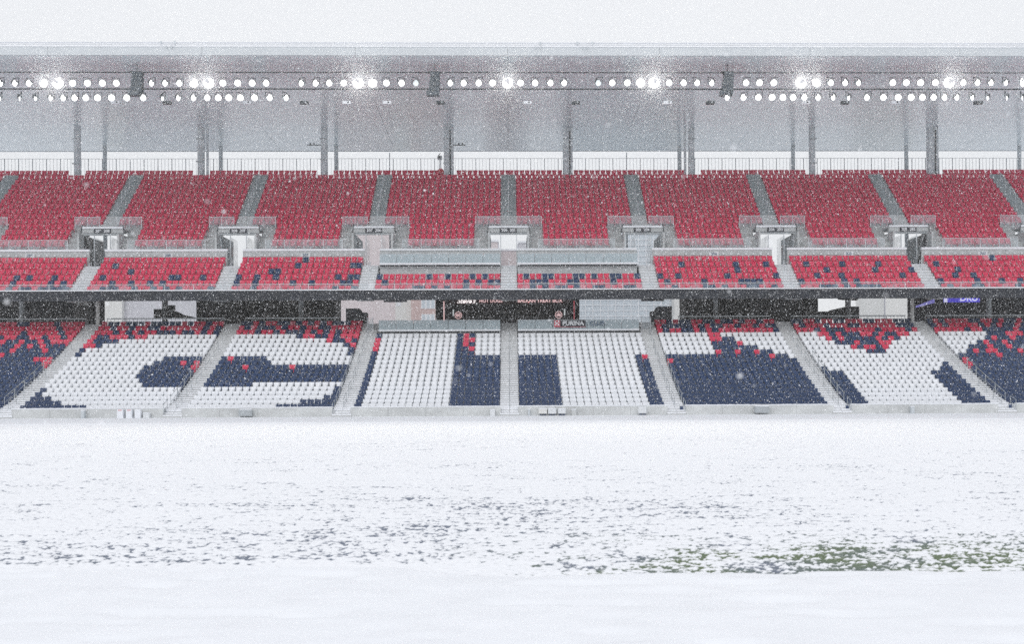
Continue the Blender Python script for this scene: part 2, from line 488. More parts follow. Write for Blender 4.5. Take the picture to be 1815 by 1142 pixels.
def railing(name, label, x0, x1, y, z0, z1, mat_rail, pane=None, post_gap=1.5, pane_mat=None, baluster=None, post_r=0.022, group=None, top=0.05):
    t = thing(name, label, "railing", (0, 0, 0), group)
    MB().box(x0, x1, y - 0.03, y + 0.03, z1 - top, z1).build("top_rail", mat_rail, t)
    n_ = max(1, round((x1 - x0) / post_gap)); g = (x1 - x0) / n_
    pm = MB().box(-post_r, post_r, -0.02, 0.02, z0, z1 - top - 0.002).mesh("post", mat_rail)
    for i in range(n_ + 1):
        link("post", pm, t, (min(max(x0 + i * g, x0 + post_r), x1 - post_r), y, 0))
    if pane_mat:
        gm = MB().box(0.03, g - 0.03, -0.008, 0.008, z0 + 0.04, z1 - top - 0.01).mesh("glass_pane", pane_mat)
        for i in range(n_): link("glass_pane", gm, t, (x0 + i * g, y, 0))
    if baluster:
        m = MB(); nb = int((x1 - x0) / baluster)
        for i in range(1, nb):
            xx = x0 + i * (x1 - x0) / nb
            m.box(xx - 0.012, xx + 0.012, y - 0.012, y + 0.012, z0 + 0.02, z1 - top - 0.003)
        tag(m.build("baluster", mat_rail, t), kind="stuff")
    return t

railing("balcony_railing", "thin glass railing along the white balcony edge", -50, 50, 101.4, 10.335, 10.80, M["rail"], pane_mat=M["clear"], post_gap=2.4, top=0.035)

# ---------------------------------------------------------------- walls along the pitch
for k in range(-4, 4):
    x0, x1 = k * BAY + 0.63, (k + 1) * BAY - 0.63
    t = thing("pitch_wall", "low pale concrete wall below the " + block_name(k), "wall", ((x0 + x1) / 2, 87, 0), "low concrete walls along the pitch")
    hw = (x1 - x0) / 2
    npan = 4
    for i in range(npan):
        a, b = -hw + i * 2 * hw / npan, -hw + (i + 1) * 2 * hw / npan
        MB().box(a + 0.006, b - 0.006, 0, 0.22, -0.05, 0.70).build("wall_panel", M["wallcon"], t)
    m = MB(); n_ = 60
    for i in range(n_):                   # uneven ridge of snow
        a, b = -hw + i * 2 * hw / n_, -hw + (i + 1) * 2 * hw / n_
        hh = 0.765 + 0.02 * random.random()
        m.box(a, b, -0.02 + 0.01 * random.random(), 0.25, 0.702, hh)
    m.build("snow_cap", M["coping"], t)
    # bare end of the front terrace seen through the stair gap
    MB().box(-hw - 0.02, -hw - 0.002, 0.02, 0.9, -0.05, 0.7).build("end_panel", M["box"], t)

# walls behind the middle tier with seat-row lamps and section numbers
for k in range(-4, 4):
    x0, x1 = k * BAY + 0.68, (k + 1) * BAY - 0.68
    t = thing("parapet_wall", "grey wall numbered %d behind the middle tier, %s" % (205 - k, block_name(k)), "wall", ((x0 + x1) / 2, 107, 0), "numbered walls behind the middle tier")
    hw = (x1 - x0) / 2
    MB().box(-hw, hw, 0, 0.2, 12.73, 14.16).build("wall_panel", M["concrete"], t)
    MB().box(-hw - 0.02, hw + 0.02, -0.06, 0.24, 14.165, 14.36).build("coping", M["coping"], t)
    lm = MB()
    lm.prism([(-0.10, 0.0), (0.10, 0.0), (0.055, 0.17), (-0.055, 0.17)], 'y', -0.09, -0.005)
    lmesh = lm.mesh("wall_lamp", M["box"])
    sx = 0.15
    for i in range(16):
        xx = -hw + 0.35 + i * (2 * hw - 0.7) / 15
        if abs(xx - sx) < 0.5: continue
        link("wall_lamp", lmesh, t, (xx, 0, 13.72))
    b = MB().box(sx - 0.42, sx + 0.42, -0.05, -0.004, 13.63, 13.95).build("number_sign", M["box"], t)
    lettering(str(205 - k), 0.34, M["bluegrey"], b, (sx, -0.06, 13.79), extrude=0.004)

# glass-fronted decks in the middle of the lower and middle tiers
def deck(k, y, zled, ztop, name, label, wall=None):
    x0, x1 = k * BAY + (0.74 if k == 0 else 0.86), (k + 1) * BAY - (0.74 if k == -1 else 0.86)
    t = thing(name, label, "balustrade", (0, y, 0), "glass balustrades of the central decks")
    MB().box(x0, x1, -0.12, 0.3, zled - 0.09, zled + 0.05).build("ledge", M["coping"], t)
    MB().box(x0, x1, 0.32, 0.40, zled - 0.32, zled - 0.10).build("backing_board", M["paleconc"], t)  # pale board set back under the ledge
    sm = MB().box(-0.30, 0.30, -0.02, 0.06, zled - 0.22, zled - 0.13).mesh("dark_strip", M["dark"])  # row of dark strips below the ledge
    n_ = 16
    for i in range(n_):
        link("dark_strip", sm, t, (x0 + (i + 0.5) * (x1 - x0) / n_, 0.28, 0))
    g = (x1 - x0) / 7
    pm = MB().box(0.02, g - 0.02, 0, 0.02, zled + 0.052, ztop - 0.04).mesh("glass_pane", M["thickglass"])
    for i in range(7): link("glass_pane", pm, t, (x0 + i * g, 0.05, 0))
    MB().box(x0, x1, 0.03, 0.09, ztop - 0.035, ztop).build("top_rail", M["rail"], t)
    # bar counter behind the glass
    MB().box(x0, x1, 0.5, 1.0, zled + 0.05, zled + 0.6).build("counter", M["steel"], t)
    if wall:
        MB().box(x0 + 0.02, x1 - 0.02, 0.42, 0.6, wall, zled - 0.33).build("lower_panel", M["paleconc"], t)
    return t
d0 = {}
for k in (-1, 0):
    side = "left" if k == -1 else "right"
    d0[k] = deck(k, 103.7, at(902, 585, 103.7)[1], at(902, 567, 103.7)[1], "glass_balustrade", "frosted glass balustrade above the white seats %s of centre" % side, wall=5.4)
    deck(k, 104.8, at(902, 467, 104.8)[1], at(902, 449, 104.8)[1], "glass_balustrade", "frosted glass balustrade in the middle tier %s of centre" % side, wall=mid_f(2))
    MB().box(k * BAY + 0.78, (k + 1) * BAY - 0.78, 105.5, 106.9, at(902, 467, 104.8)[1] - 0.3, at(902, 467, 104.8)[1] - 0.12).build("deck_slab", M["paleconc"], stand)
    MB().box(k * BAY + 0.78, (k + 1) * BAY - 0.78, 104.3, 106.9, 6.5, 6.85).build("deck_slab", M["paleconc"], stand)

# club sign on the right-hand lower balustrade
zc = at(1026, 573, 103.6)[1]
xa, xb = at(982, 573, 103.6)[0], at(1038, 573, 103.6)[0]
sg = thing("club_sign", "dark PURINA CLUB sign with red and white checkered square on glass", "sign", (0, 103.6, 0))
MB().box(xa, xb, 0.0, 0.04, zc - 0.30, zc + 0.26).build("sign_board", M["sign"], sg)
sq = (xb - xa) * 0.19
MB().box(xa, xa + sq, -0.02, -0.004, zc - 0.30, zc + 0.26).build("logo_square", M["purina_red"], sg)
ck = MB()
for i in range(3):
    for j in range(3):
        if (i + j) % 2 == 0:
            c_ = (sq - 0.12) / 3
            ck.box(xa + 0.06 + i * c_, xa + 0.06 + (i + 1) * c_, -0.035, -0.022, zc - 0.20 + j * 0.13, zc - 0.20 + (j + 1) * 0.13)
ck.build("logo_check", M["letter"], sg)
MB().box(xa, xb, -0.018, -0.003, zc - 0.335, zc - 0.305).build("red_edge", M["purina_red"], sg)
lettering("PURINA", 0.50, M["letter"], sg, ((xa + sq + xb) / 2 + 0.02, -0.03, zc - 0.02), width=1.04)
lettering("CLUB", 0.50, M["bluegrey"], sg, (at(1055, 573, 103.6)[0] + 0.15, -0.03, zc - 0.02), width=1.05)

# ---------------------------------------------------------------- stairs
unit_cache = {}
def stair(label, i, steps, mat, group, snow=False):
    """steps: (y0, y1, z_top, z_bottom)"""
    t = thing("stairs", label, "stairs", (i * BAY, steps[0][0], 0), group)
    hw = 0.69
    key = mat.name
    if key not in unit_cache: unit_cache[key] = MB().box(-hw, hw, 0, 1, -1, 0).mesh("step", mat)
    for (y0, y1, zt, zb) in steps:
        link("step", unit_cache[key], t, (random.uniform(-.004, .004), y0 - steps[0][0], zt), None, (1, y1 - y0, zt - zb))
    if snow:
        m = MB(); n_ = len(steps)
        for j, (y0, y1, zt, zb) in enumerate(steps):
            th = 0.10 * (1 - 0.8 * j / n_) + random.uniform(-0.01, 0.01)
            c_ = random.uniform(-0.03, 0.03)
            for a, b in ((-hw + 0.01, c_ - 0.015), (c_ + 0.015, hw - 0.01)):
                d = y0 - steps[0][0] - 0.015 + random.uniform(0, 0.01)
                m.prism([(d, zt + 0.002), (d + 0.44, zt + 0.002), (d + 0.44, zt + th * 1.05), (d + 0.03, zt + th), (d, zt + th * 0.7)], 'x', a, b)
        tag(m.build("snow", M["snow"], t), kind="stuff")
    return t
def low_fc(s): return np.interp(s, range(21), [low_f(r) for r in range(21)])
for i in range(-3, 4):
    st = [(86.95 + 0.3 * j, 86.95 + 0.3 * (j + 1), 0.155 * (j + 1), -0.1) for j in range(3)]
    y, j = 87.85, 0
    nmax = 20
    while y < low_y(nmax - 0.6):
        r = (y - 88.2 + 0.62) / 0.93
        z = max(float(low_fc(r)) + 0.24, st[-1][2] + 0.12)
        st.append((y, y + 0.465, z, z - 0.5)); y += 0.465
    stair("snow-dusted stairs in the lower tier, " + aisle_name(i), i, st, M["step"], "stairs of the lower tier", snow=True)
for i in range(-3, 4):
    st = []
    y = 101.6
    while y < 106.6:
        r = (y - 102.2 + 0.60) / 0.86
        z = float(np.interp(r, range(7), [mid_f(q) for q in range(7)])) + 0.12
        z = min(z, 12.72)
        st.append((y, y + 0.43, z, z - 0.6)); y += 0.43
    stair("pale stairs in the middle tier, " + aisle_name(i), i, st, M["paleconc"], "stairs of the middle tier", snow=True)
for i in range(-4, 5):
    st = []
    for h in range(21):
        r = 4 + h / 2
        y = up_y(r) - 0.50
        z = up_f(4) + (r - 3.5) * 0.5836
        st.append((y, y + 0.401, z, z - 0.6))
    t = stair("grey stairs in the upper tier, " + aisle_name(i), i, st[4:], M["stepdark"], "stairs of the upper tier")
    y0 = st[4][0]
    for j, (a, b, zt, zb) in enumerate(st[:4]):
        o = MB().box(-0.69, 0.69, a - y0, b - y0 - 0.001, zb, zt).build("snowy_step", M["paleconc"], t)

def handrail(label, i, pts, group, x=0.0, h=0.92, mat=None):
    t = thing("handrail", label, "handrail", (i * BAY + x, pts[0][0], 0), group)
    mat = mat or M["rail"]
    for (a, za, b, zb) in pts:
        ya, yb = a - pts[0][0], b - pts[0][0]
        m = MB()
        m.tube((0, ya, za + h), (0, yb, zb + h), 0.022, 6)
        m.tube((0, ya, za + h * 0.55), (0, yb, zb + h * 0.55), 0.015, 5)
        m.build("rail", mat, t)
        for yy, zz in ((ya, za), (yb, zb)):
            MB().tube((0, yy, zz - 0.1), (0, yy, zz + h), 0.022, 6).build("post", mat, t)
    return t
for i in range(-3, 4):
    pts = []
    for r in range(0, 18, 3):
        pts.append((low_y(r) - 0.2, low_f(r) + 0.25, low_y(r + 1.6) - 0.2, float(low_fc(r + 1.6)) + 0.25))
    handrail("thin steel handrail down the lower stairs, " + aisle_name(i), i, pts, "centre handrails of the lower stairs", mat=M["steel"])
    handrail("short handrail on the middle-tier stairs, " + aisle_name(i), i, [(102.0, mid_f(0) + .1, 103.0, mid_f(1) + .1), (104.6, mid_f(3), 105.5, mid_f(4))], "handrails of the middle tier")
    if i:
        pts = [(87.0, 0.1, 88.0, 0.35)] + [(low_y(r) - 0.2, low_f(r) + 0.22, low_y(r + 1.9) - 0.2, float(low_fc(r + 1.9)) + 0.22) for r in range(1, 11, 2)]
        handrail("looped side handrail beside the lower stairs, " + aisle_name(i), i, pts, "side handrails of the lower stairs", x=-0.66 if i < 0 else 0.66, mat=M["steel"])
for i in range(-4, 5):
    pts = [(up_y(r) - 0.3, up_f(r) + 0.3, up_y(r + 1.4) - 0.3, float(up_f(r + 1.4)) + 0.3) for r in (5, 8, 11)]
    handrail("thin handrail on the upper stairs, " + aisle_name(i), i, pts, "handrails of the upper stairs")

# ---------------------------------------------------------------- tunnels that open between the middle and upper tiers
for i in range(-4, 5):
    t = thing("tunnel_entrance", "concrete tunnel entrance signed %d and %d, %s" % (206 - i, 205 - i, aisle_name(i)), "tunnel entrance", (i * BAY, 108.5, 0), "tunnel entrances below the upper tier")
    MB().box(-1.80, 1.80, 0, 0.35, 15.98, 16.36).build("header_beam", M["concrete"], t)
    MB().box(-1.86, 1.86, -0.10, 0.45, 16.365, 16.53).build("snowy_ledge", M["coping"], t)
    MB().box(-1.72, 1.72, 0.12, 0.4, 15.80, 15.975).build("lower_beam", M["steel"], t)
    MB().box(-1.80, 1.80, 0.45, 1.9, 16.28, 16.50).build("landing", M["paleconc"], t)
    MB().box(-E + .01, E - .01, 1.2, 1.92, 16.505, up_f(4) + 0.02).build("landing_riser", M["paleconc"], t)
    b = MB().box(-0.78, 0.72, -0.07, -0.004, 15.97, 16.33).build("number_board", M["sign"], t)
    lettering(str(206 - i), 0.34, M["letter"], b, (-0.38, -0.08, 16.15), extrude=0.004)
    lettering(str(205 - i), 0.34, M["letter"], b, (0.36, -0.08, 16.15), extrude=0.004)
    for s in (-1, 1):
        MB().box(s * 1.65 if s > 0 else -1.82, 1.82 if s > 0 else -1.65, -1.3, 5.2, 12.73, 15.79).build("side_wall", M["concrete"] if i else M["paleconc"], t)
        # inclined braces of the header
        MB().tube((s * 1.92, -0.05, 15.9), (s * 1.78, -0.1, 16.7), 0.045, 6).build("brace", M["pipe"], t)
        # slender door posts
        MB().box(s * 0.70 - 0.03, s * 0.70 + 0.03, -0.2, -0.12, 12.73, 15.79).build("door_post", M["rail"], t)
        # glass wind screen beside the post
        MB().box(s * 0.76, s * 0.76 + 0.012, -0.2, 3.0, 12.9, 15.6).build("side_screen", M["glass"], t)
    # inclined stringer of the flight that climbs inside the tunnel
    if i:
        s = -1 if i < 0 else 1
        MB().prism([(0.2, 15.7), (0.75, 15.7), (3.4, 12.9), (2.6, 12.9)], 'x', s * 1.50, s * 1.58).build("stair_stringer", M["paleconc"], t)
        MB().box(s * 1.60, s * 1.64, 0.0, 5.0, 12.8, 15.7).build("side_panel", M["dark"] if abs(i) >= 3 else M["column"], t)
        if abs(i) == 2:
            MB().box(s * 1.52, s * 1.595, 4.2, 4.5, 14.3, 15.2).build("notice_board", M["brick"], t)
    # guard glass above the header
    for s in (-1, 1):
        xa, xb = (E + 0.02, 3.0) if s > 0 else (-3.0, -E - 0.02)
        railing("guard_railing", "glass guard rail, %s side above the tunnel, %s" % ("right" if s > 0 else "left", aisle_name(i)), i * BAY + xa, i * BAY + xb, 110.0, 16.62, 17.62, M["rail"], pane_mat=M["glass"], post_gap=1.15, group="guard rails above the tunnels", top=0.04)
# glass rail in front of the narrow upper blocks
for k in range(-5, 5):
    xa, xb = max(k * BAY + 2.6, -57), min((k + 1) * BAY - 2.6, 57)
    if xb - xa < 1: continue
    railing("front_railing", "glass rail in front of the first row, upper tier, " + block_name(k), xa, xb, 107.12, 14.37, 15.20, M["rail"], pane_mat=M["glass"], post_gap=1.7, group="glass rails of the upper tier", top=0.035)

# railings behind the last row of the lower tier
for k in (-4, -3, -2, 1, 2, 3):
    xa, xb = k * BAY + 0.9, (k + 1) * BAY - 0.9
    if k == -2: xb -= 2.0
    if k == 1: xa += 2.0
    railing("back_railing", "grey railing behind the last row of the lower tier, " + block_name(k), xa, xb, 106.75, 7.06, at(902, 561.5, 106.75)[1], M["steel"], post_gap=1.6, baluster=0.32, group="railings behind the lower tier", top=0.10)

# fence behind the top row
xa, xb = -56, 56
fz0, fz1 = up_f(14), at(902, 280.5, 119.75)[1]
ft = thing("top_fence", "long thin picket fence behind the top row under the roof", "fence")
MB().box(xa, xb, 119.72, 119.78, fz1 - 0.03, fz1).build("top_rail", M["steel"], ft)
pm = MB().box(-0.035, 0.035, -0.03, 0.03, fz0, fz1 - 0.035).mesh("post", M["steel"])
xx = xa
while xx < xb:
    link("post", pm, ft, (xx, 119.75, 0)); xx += 1.354
pmesh = MB().box(-0.013, 0.013, -0.012, 0.012, fz0, fz1 - 0.032).mesh("picket", M["steel"])
m = MB(); xx = xa; n_ = 0
while xx < xb:
    for q in (1, 2, 3):
        x_ = xx + q * 0.3385
        m.box(x_ - 0.013, x_ + 0.013, 119.738, 119.762, fz0, fz1 - 0.032)
    xx += 1.354
tag(m.build("picket", M["steel"], ft), kind="stuff")

# ---------------------------------------------------------------- columns
def ztop_roof(y): return 28.32 + (27.25 - 28.32) * (y - 96) / (129 - 96)
front_cols = [(137.4, 12), (356.6, 12.5), (575, 12), (795.5, 17), (1007, 15.5), (1225.5, 11), (1439.4, 11.6), (1652.7, 17)]
for q, (px, w) in enumerate(front_cols):
    Y = 119.1
    x, _ = at(px, 300, Y); r = w / 2 * Y / F
    t = thing("roof_column", "%s thick grey roof column behind the top row, counted from the left" % ordn(q), "column", (x, Y, 0), "thick roof columns")
    zt = ztop_roof(Y)
    if w > 14:   # box column with a lighter side and pipes
        MB().box(-r, r, -0.4, 0.4, 20.5, zt).build("shaft", M["column"], t)
        MB().tube((r * 0.35, -0.46, 20.5), (r * 0.35, -0.46, zt - 0.3), 0.06, 6).build("drain_pipe", M["pipe"], t)
    else:
        MB().tube((0, 0, 20.5), (0, 0, zt), r, 20).build("shaft", M["column"], t)
    for z in (24.0 + (q % 3) * 0.2, 26.4):
        MB().box(-r - 0.05, r + 0.05, -0.45, -0.3, z, z + 0.10).build("clamp", M["steel"], t)
    if q in (1, 5):
        s = 1 if q == 1 else -1
        MB().tube((s * 0.62, 0, 20.5), (s * 0.62, 0, zt), 0.13, 8).build("side_pipe", M["column"], t)
    if q in (2, 3):   # camera bracket
        s = -1 if q == 2 else 1
        m = MB().box(min(s * r, s * 1.65), max(s * r, s * 1.65), -0.06, 0.06, at(px, 257, Y)[1] - 0.04, at(px, 257, Y)[1] + 0.04)
        m.build("bracket", M["pipe"], t)
        for d in (1.0, 1.35):
            MB().tube((s * d, 0, at(px, 257, Y)[1]), (s * d, 0, at(px, 253, Y)[1]), 0.07, 6).build("camera_head", M["pipe"], t)
for q, px in enumerate((186, 391.4, 595.9, 799.5, 1001, 1204.3, 1405.7, 1606.3, 1806.8)):
    Y = 127.0
    x, _ = at(px, 290, Y)
    t = thing("rear_column", "%s slim grey column behind the fence, counted from the left" % ordn(q), "column", (x, Y, 0), "slim rear columns")
    MB().tube((0, 0, 12.7), (0, 0, ztop_roof(Y) - 0.02), 0.21, 14).build("shaft", M["column"], t)
    MB().tube((0, 0, at(px, 257.5, Y)[1]), (0, 0, at(px, 256, Y)[1]), 0.26, 14).build("collar", M["pipe"], t)
for q, px in enumerate((690.6, 1110.6)):
    x, _ = at(px, 290, 123.0)
    MBo = MB().tube((x, 123, 12.7), (x, 123, 25.9), 0.09, 8, 0.05).build("thin_mast", M["column"])
    tag(MBo, "thin tapering mast behind the fence, %s of the centre stairs" % ("left" if q == 0 else "right"), "mast", "thin masts")
for px, side in ((173.5, "left"), (1617, "right")):
    x, _ = at(px, 560, 106.3)
    t = thing("concourse_pillar", "pale round pillar at the back of the lower tier, far %s" % side, "pillar", (x, 106.3, 0), "pale pillars")
    MB().tube((0, 0, 6.3), (0, 0, 9.9), 0.17, 14).build("shaft", M["cream"], t)
    MB().tube((0, 0, 6.3), (0, 0, 6.5), 0.24, 14).build("base", M["cream"], t)

# operator at the camera by the fourth column: a long-lens camera on a post
x, z = at(780, 300, 119.3)
t = thing("tv_camera", "shrouded television camera on a post beside the fourth roof column", "camera", (x, 119.3, up_f(14)))
MB().tube((0, 0, 0), (0, 0, 2.0), 0.07, 8).build("post", M["column"], t)
MB().box(-0.25, 0.2, -0.25, 0.2, 1.95, 2.30).build("body", M["column"], t)
MB().tube((-0.05, -0.25, 2.15), (-0.05, -0.6, 2.12), 0.12, 10).build("lens", M["pipe"], t)
MB().tube((-0.2, 0, 2.3), (0.05, 0, 2.6), 0.04, 6).build("antenna", M["pipe"], t)
MB().prism([(-0.55, 0), (0.45, 0), (0.35, 0.9), (0.1, 1.05), (-0.25, 0.85)], 'y', -0.35, 0.25).build("rain_cover", M["darkred"], t)

# ---------------------------------------------------------------- roof
roof = thing("stand_roof", "wide flat canopy roof with pale fascia over the stand", "roof")
zf0, zf1 = at(902, 99, 96)[1], at(902, 84.3, 96)[1]
for k in range(-5, 5):
    MB().box(k * BAY + 0.012, (k + 1) * BAY - 0.012, 95.8, 96.0, zf0, zf1).build("fascia_panel", M["fascia"], roof)
MB().box(-60, 60, 95.76, 95.99, zf1 + 0.003, zf1 + 0.06).build("gutter_edge", M["coping"], roof)
z1, z2 = at(902, 83.6, 96.7)[1], at(902, 76.5, 96.7)[1]
MB().box(-60, 60, 96.6, 96.8, z1 - .3, z2).build("parapet", material("parapet_paint", (0.90, 0.91, 0.93), 0.6, 0.02, 0.4), roof)
MB().box(-60, 60, 96.56, 96.598, z2 - 0.17, z2 - 0.13).build("parapet_seam", M["box"], roof)
MB().box(-60, 60, 96.5, 96.85, z2 + 0.002, z2 + 0.03).build("parapet_cap", M["coping"], roof)
bays = [(96.0, 99.6), (99.6, 103.8), (103.8, 108), (108, 112.2), (112.2, 116.4), (116.4, 120.6), (120.6, 124.8), (124.8, 129.0)]
for k in range(-5, 5):
    for (a, b) in bays:
        za, zb = ztop_roof(a), ztop_roof(b)
        MB().prism([(a + 0.02, za), (b - 0.02, zb), (b - 0.02, zb + 0.12), (a + 0.02, za + 0.12)], 'x', k * BAY + 0.012, (k + 1) * BAY - 0.012).build("soffit_panel", M["soffit"], roof)
MB().prism([(96.0, zf1 - 0.1), (129.0, 28.0), (129.0, 28.1), (96.0, zf1 - 0.01)], 'x', -60, 60).build("roof_deck", M["snow"], roof)
MB().box(-60, 60, 129.0, 129.2, 27.22, 28.2).build("rear_fascia", M["fascia"], roof)

# small cameras and lamps on the roof edge
for q, (px, py) in enumerate(((285, 74.5), (309.5, 74.2), (295, 82.8), (304, 82.8), (957.5, 75.8), (1023.5, 75.5), (1050, 75.6), (949.5, 84), (958.5, 84), (1032.5, 84), (1040.5, 84))):
    Yq = 96.4 if py < 80 else 95.7
    x, z = at(px, py, Yq)
    t = thing("roof_camera", "tiny dark camera on the roof edge, %s from the left" % ordn(sorted([285, 309.5, 295, 304, 957.5, 1023.5, 1050, 949.5, 958.5, 1032.5, 1040.5]).index(px)), "camera", (x, Yq, z), "tiny cameras on the roof edge")
    MB().tube((0, 0, -0.09), (0, 0, 0.09), 0.075 if py < 80 else 0.05, 8).build("head", M["column"], t)
    MB().tube((0, 0.05, -0.09), (0, 0.25, -0.45 if py < 80 else -0.1), 0.012, 5).build("arm", M["rail"], t)
for q, px in enumerate((233, 767, 1296, 1808)):
    x, z = at(px, 82, 96.3)
    t = thing("roof_hook", "slim curved bracket on the roof parapet, %s from the left" % ordn(q), "bracket", (x, 96.45, z), "brackets on the roof parapet")
    MB().tube((-0.5, 0, -0.06), (-0.3, 0, 0.02), 0.03, 6).build("end", M["column"], t)
    MB().tube((-0.3, 0, 0.02), (0.35, 0, 0.02), 0.014, 6).build("bar", M["steel"], t)
    MB().tube((0.35, 0, 0.02), (0.5, 0, -0.04), 0.02, 6).build("end", M["steel"], t)

# ---------------------------------------------------------------- lighting truss, floodlights, loudspeakers
YL = 97.7
z_up, z_lo = at(902, 126.5, YL)[1], at(902, 156, YL)[1]
for q, (a, b) in enumerate(((-60, -36.2), (-36, -12.2), (-12, 11.9), (12.1, 36), (36.2, 60))):
    t = thing("lighting_truss", "dark pipe truss under the roof edge, %s stretch from the left" % ordn(q), "truss", (0, YL, 0), "trusses that carry the floodlights")
    MB().tube((a, 0.3, z_up), (b, 0.3, z_up), 0.045, 6).build("upper_pipe", M["pipe"], t)
    MB().tube((a, 0.3, z_lo), (b, 0.3, z_lo), 0.06, 6).build("lower_pipe", M["pipe"], t)
    n_ = int((b - a) / 2.0)
    hm = MB().tube((0, 0.3, z_lo + 0.05), (0, 0.3, ztop_roof(98)), 0.022, 5).mesh("hanger", M["column"])
    for j in range(n_):
        link("hanger", hm, t, (a + (j + 0.5) * (b - a) / n_, 0, 0))

row1 = [(1.3, 0), (26.6, 0), (51.2, 0), (77.3, 1), (102.7, 2), (128.8, 0), (155, 0), (181.5, 0), (206, 0), (268.7, 0), (292.8, 0), (318.1, 0), (343.5, 1), (370, 2), (395, 0), (421.3, 0), (446.9, 0), (471.5, 0),
        (534.3, 0), (559.6, 0), (583.7, 0), (609.3, 0), (635, 2), (660.3, 1), (684.8, 0), (711.7, 0), (737, -1), (798.4, 0), (822, 0), (848.6, 0), (873.2, 0), (899.8, 2), (922.5, 0), (948.4, 0), (975.5, 0), (999.8, 0),
        (1060.7, -1), (1085.3, 0), (1112, 0), (1135.5, 1), (1159.5, 2), (1186, 0), (1211.5, 0), (1235.6, 0), (1261.4, 0), (1322.5, 0), (1346.4, 0), (1371.7, 0), (1419.6, 2), (1447.5, 1), (1472.4, 0), (1497.7, 0), (1521.5, 0),
        (1582.6, 0), (1606.5, 0), (1631.8, 0), (1658, 0), (1682, 2), (1707.3, 0), (1732.4, 0), (1756.3, 0), (1782.6, 0), (1812, 1)]
row2 = [0, 34.7, 62.9, 90, 112.3, 132.3, 152.3, 173.1, 197.7, 224.6, 253.7, 288.2, 316.3, 343.2, 367.5, 387, 405.6, 425.9, 451, 477.7, 507,
        1289, 1318, 1344.3, 1368.5, 1387.7, 1405.7, 1425.5, 1449.8, 1476.7, 1504, 1537, 1566, 1592, 1615, 1635, 1654.6, 1673.9, 1696, 1723, 1750.4, 1784.4, 1812]
body = MB()
body.tube((0, 0.0, 0), (0, 0.30, 0), 0.275, 16, 0.16)
body_me = body.mesh("housing", M["column"])
visor_me = MB().prism([(-0.30, 0.02), (-0.2, 0.22), (0, 0.30), (0.2, 0.22), (0.30, 0.02), (0.28, 0.02), (0.19, 0.20), (0, 0.278), (-0.19, 0.20), (-0.28, 0.02)], 'y', -0.16, -0.002).mesh("visor", M["pipe"])
yoke_me = MB().box(-0.31, -0.285, 0.08, 0.14, -0.05, 0.42).box(0.285, 0.31, 0.08, 0.14, -0.05, 0.42).box(-0.31, 0.31, 0.08, 0.14, 0.42, 0.46).mesh("yoke", M["pipe"])
lens = {}
for key, mt in ((0, M["lamp"]), (1, M["bright"]), (2, M["bright"]), (-1, M["dim"])):
    rr = {2: 0.42, 1: 0.33}.get(key, 0.25)  # lenses of stronger lamps widened to stand in for their glare
    lens[key] = MB().tube((0, -0.012, 0), (0, -0.003, 0), rr, 28).mesh("lens", mt)
clusters1 = [102, 370, 635, 899, 1160, 1425, 1683]
clusters2 = [160, 396, 1400, 1640]
def flood(px, py, kind, row, q):
    x, z = at(px, py, YL)
    cl = clusters1 if row == 1 else clusters2
    d = min(cl, key=lambda c: abs(c - px))
    off = (px - d) * YL / F
    yaw = max(-1.05, min(1.05, off * (0.13 if row == 1 else 0.20)))
    # lamps face the pitch: nearly towards the far touchline, splayed sideways away from each cluster centre
    lab = "%s floodlight from the left in the %s row under the roof%s" % (ordn(q), "upper" if row == 1 else "lower", {2: ", glaring", 1: ", very bright", -1: ", dim"}.get(kind, ""))
    t = thing("floodlight", lab, "floodlight", (x, YL, z), "floodlights under the roof edge")
    a = link("housing", body_me, t, (0, 0, 0), (R(4), 0, yaw))
    b = link("lens", lens[kind], t, (0, 0, 0), (R(4), 0, yaw))
    c = link("visor", visor_me, t, (0, 0, 0), (R(4), 0, yaw))
    e = link("yoke", yoke_me, t, (0, 0, 0), (0, 0, yaw))
    if kind == 2:
        ld = bpy.data.lights.new("beam", 'SPOT')
        ld.energy = 14000
        ld.spot_size = R(84); ld.spot_blend = 0.7; ld.shadow_soft_size = 0.25; ld.color = (1.0, 0.97, 0.86)
        lo = link("beam", ld, t, (0, -0.06, 0), None)
        # aimed at the near touchline
        dirv = Vector((-x * 0.8, -YL, -z * 0.7)).normalized()
        lo.rotation_euler = dirv.to_track_quat('-Z', 'Y').to_euler()
for q, (px, kd) in enumerate(row1): flood(px, 146.5 - (px - 902) * 0.0006, kd, 1, q)
for q, px in enumerate(row2): flood(px, 172.5 - (px - 902) * 0.0006, 0, 2, q)

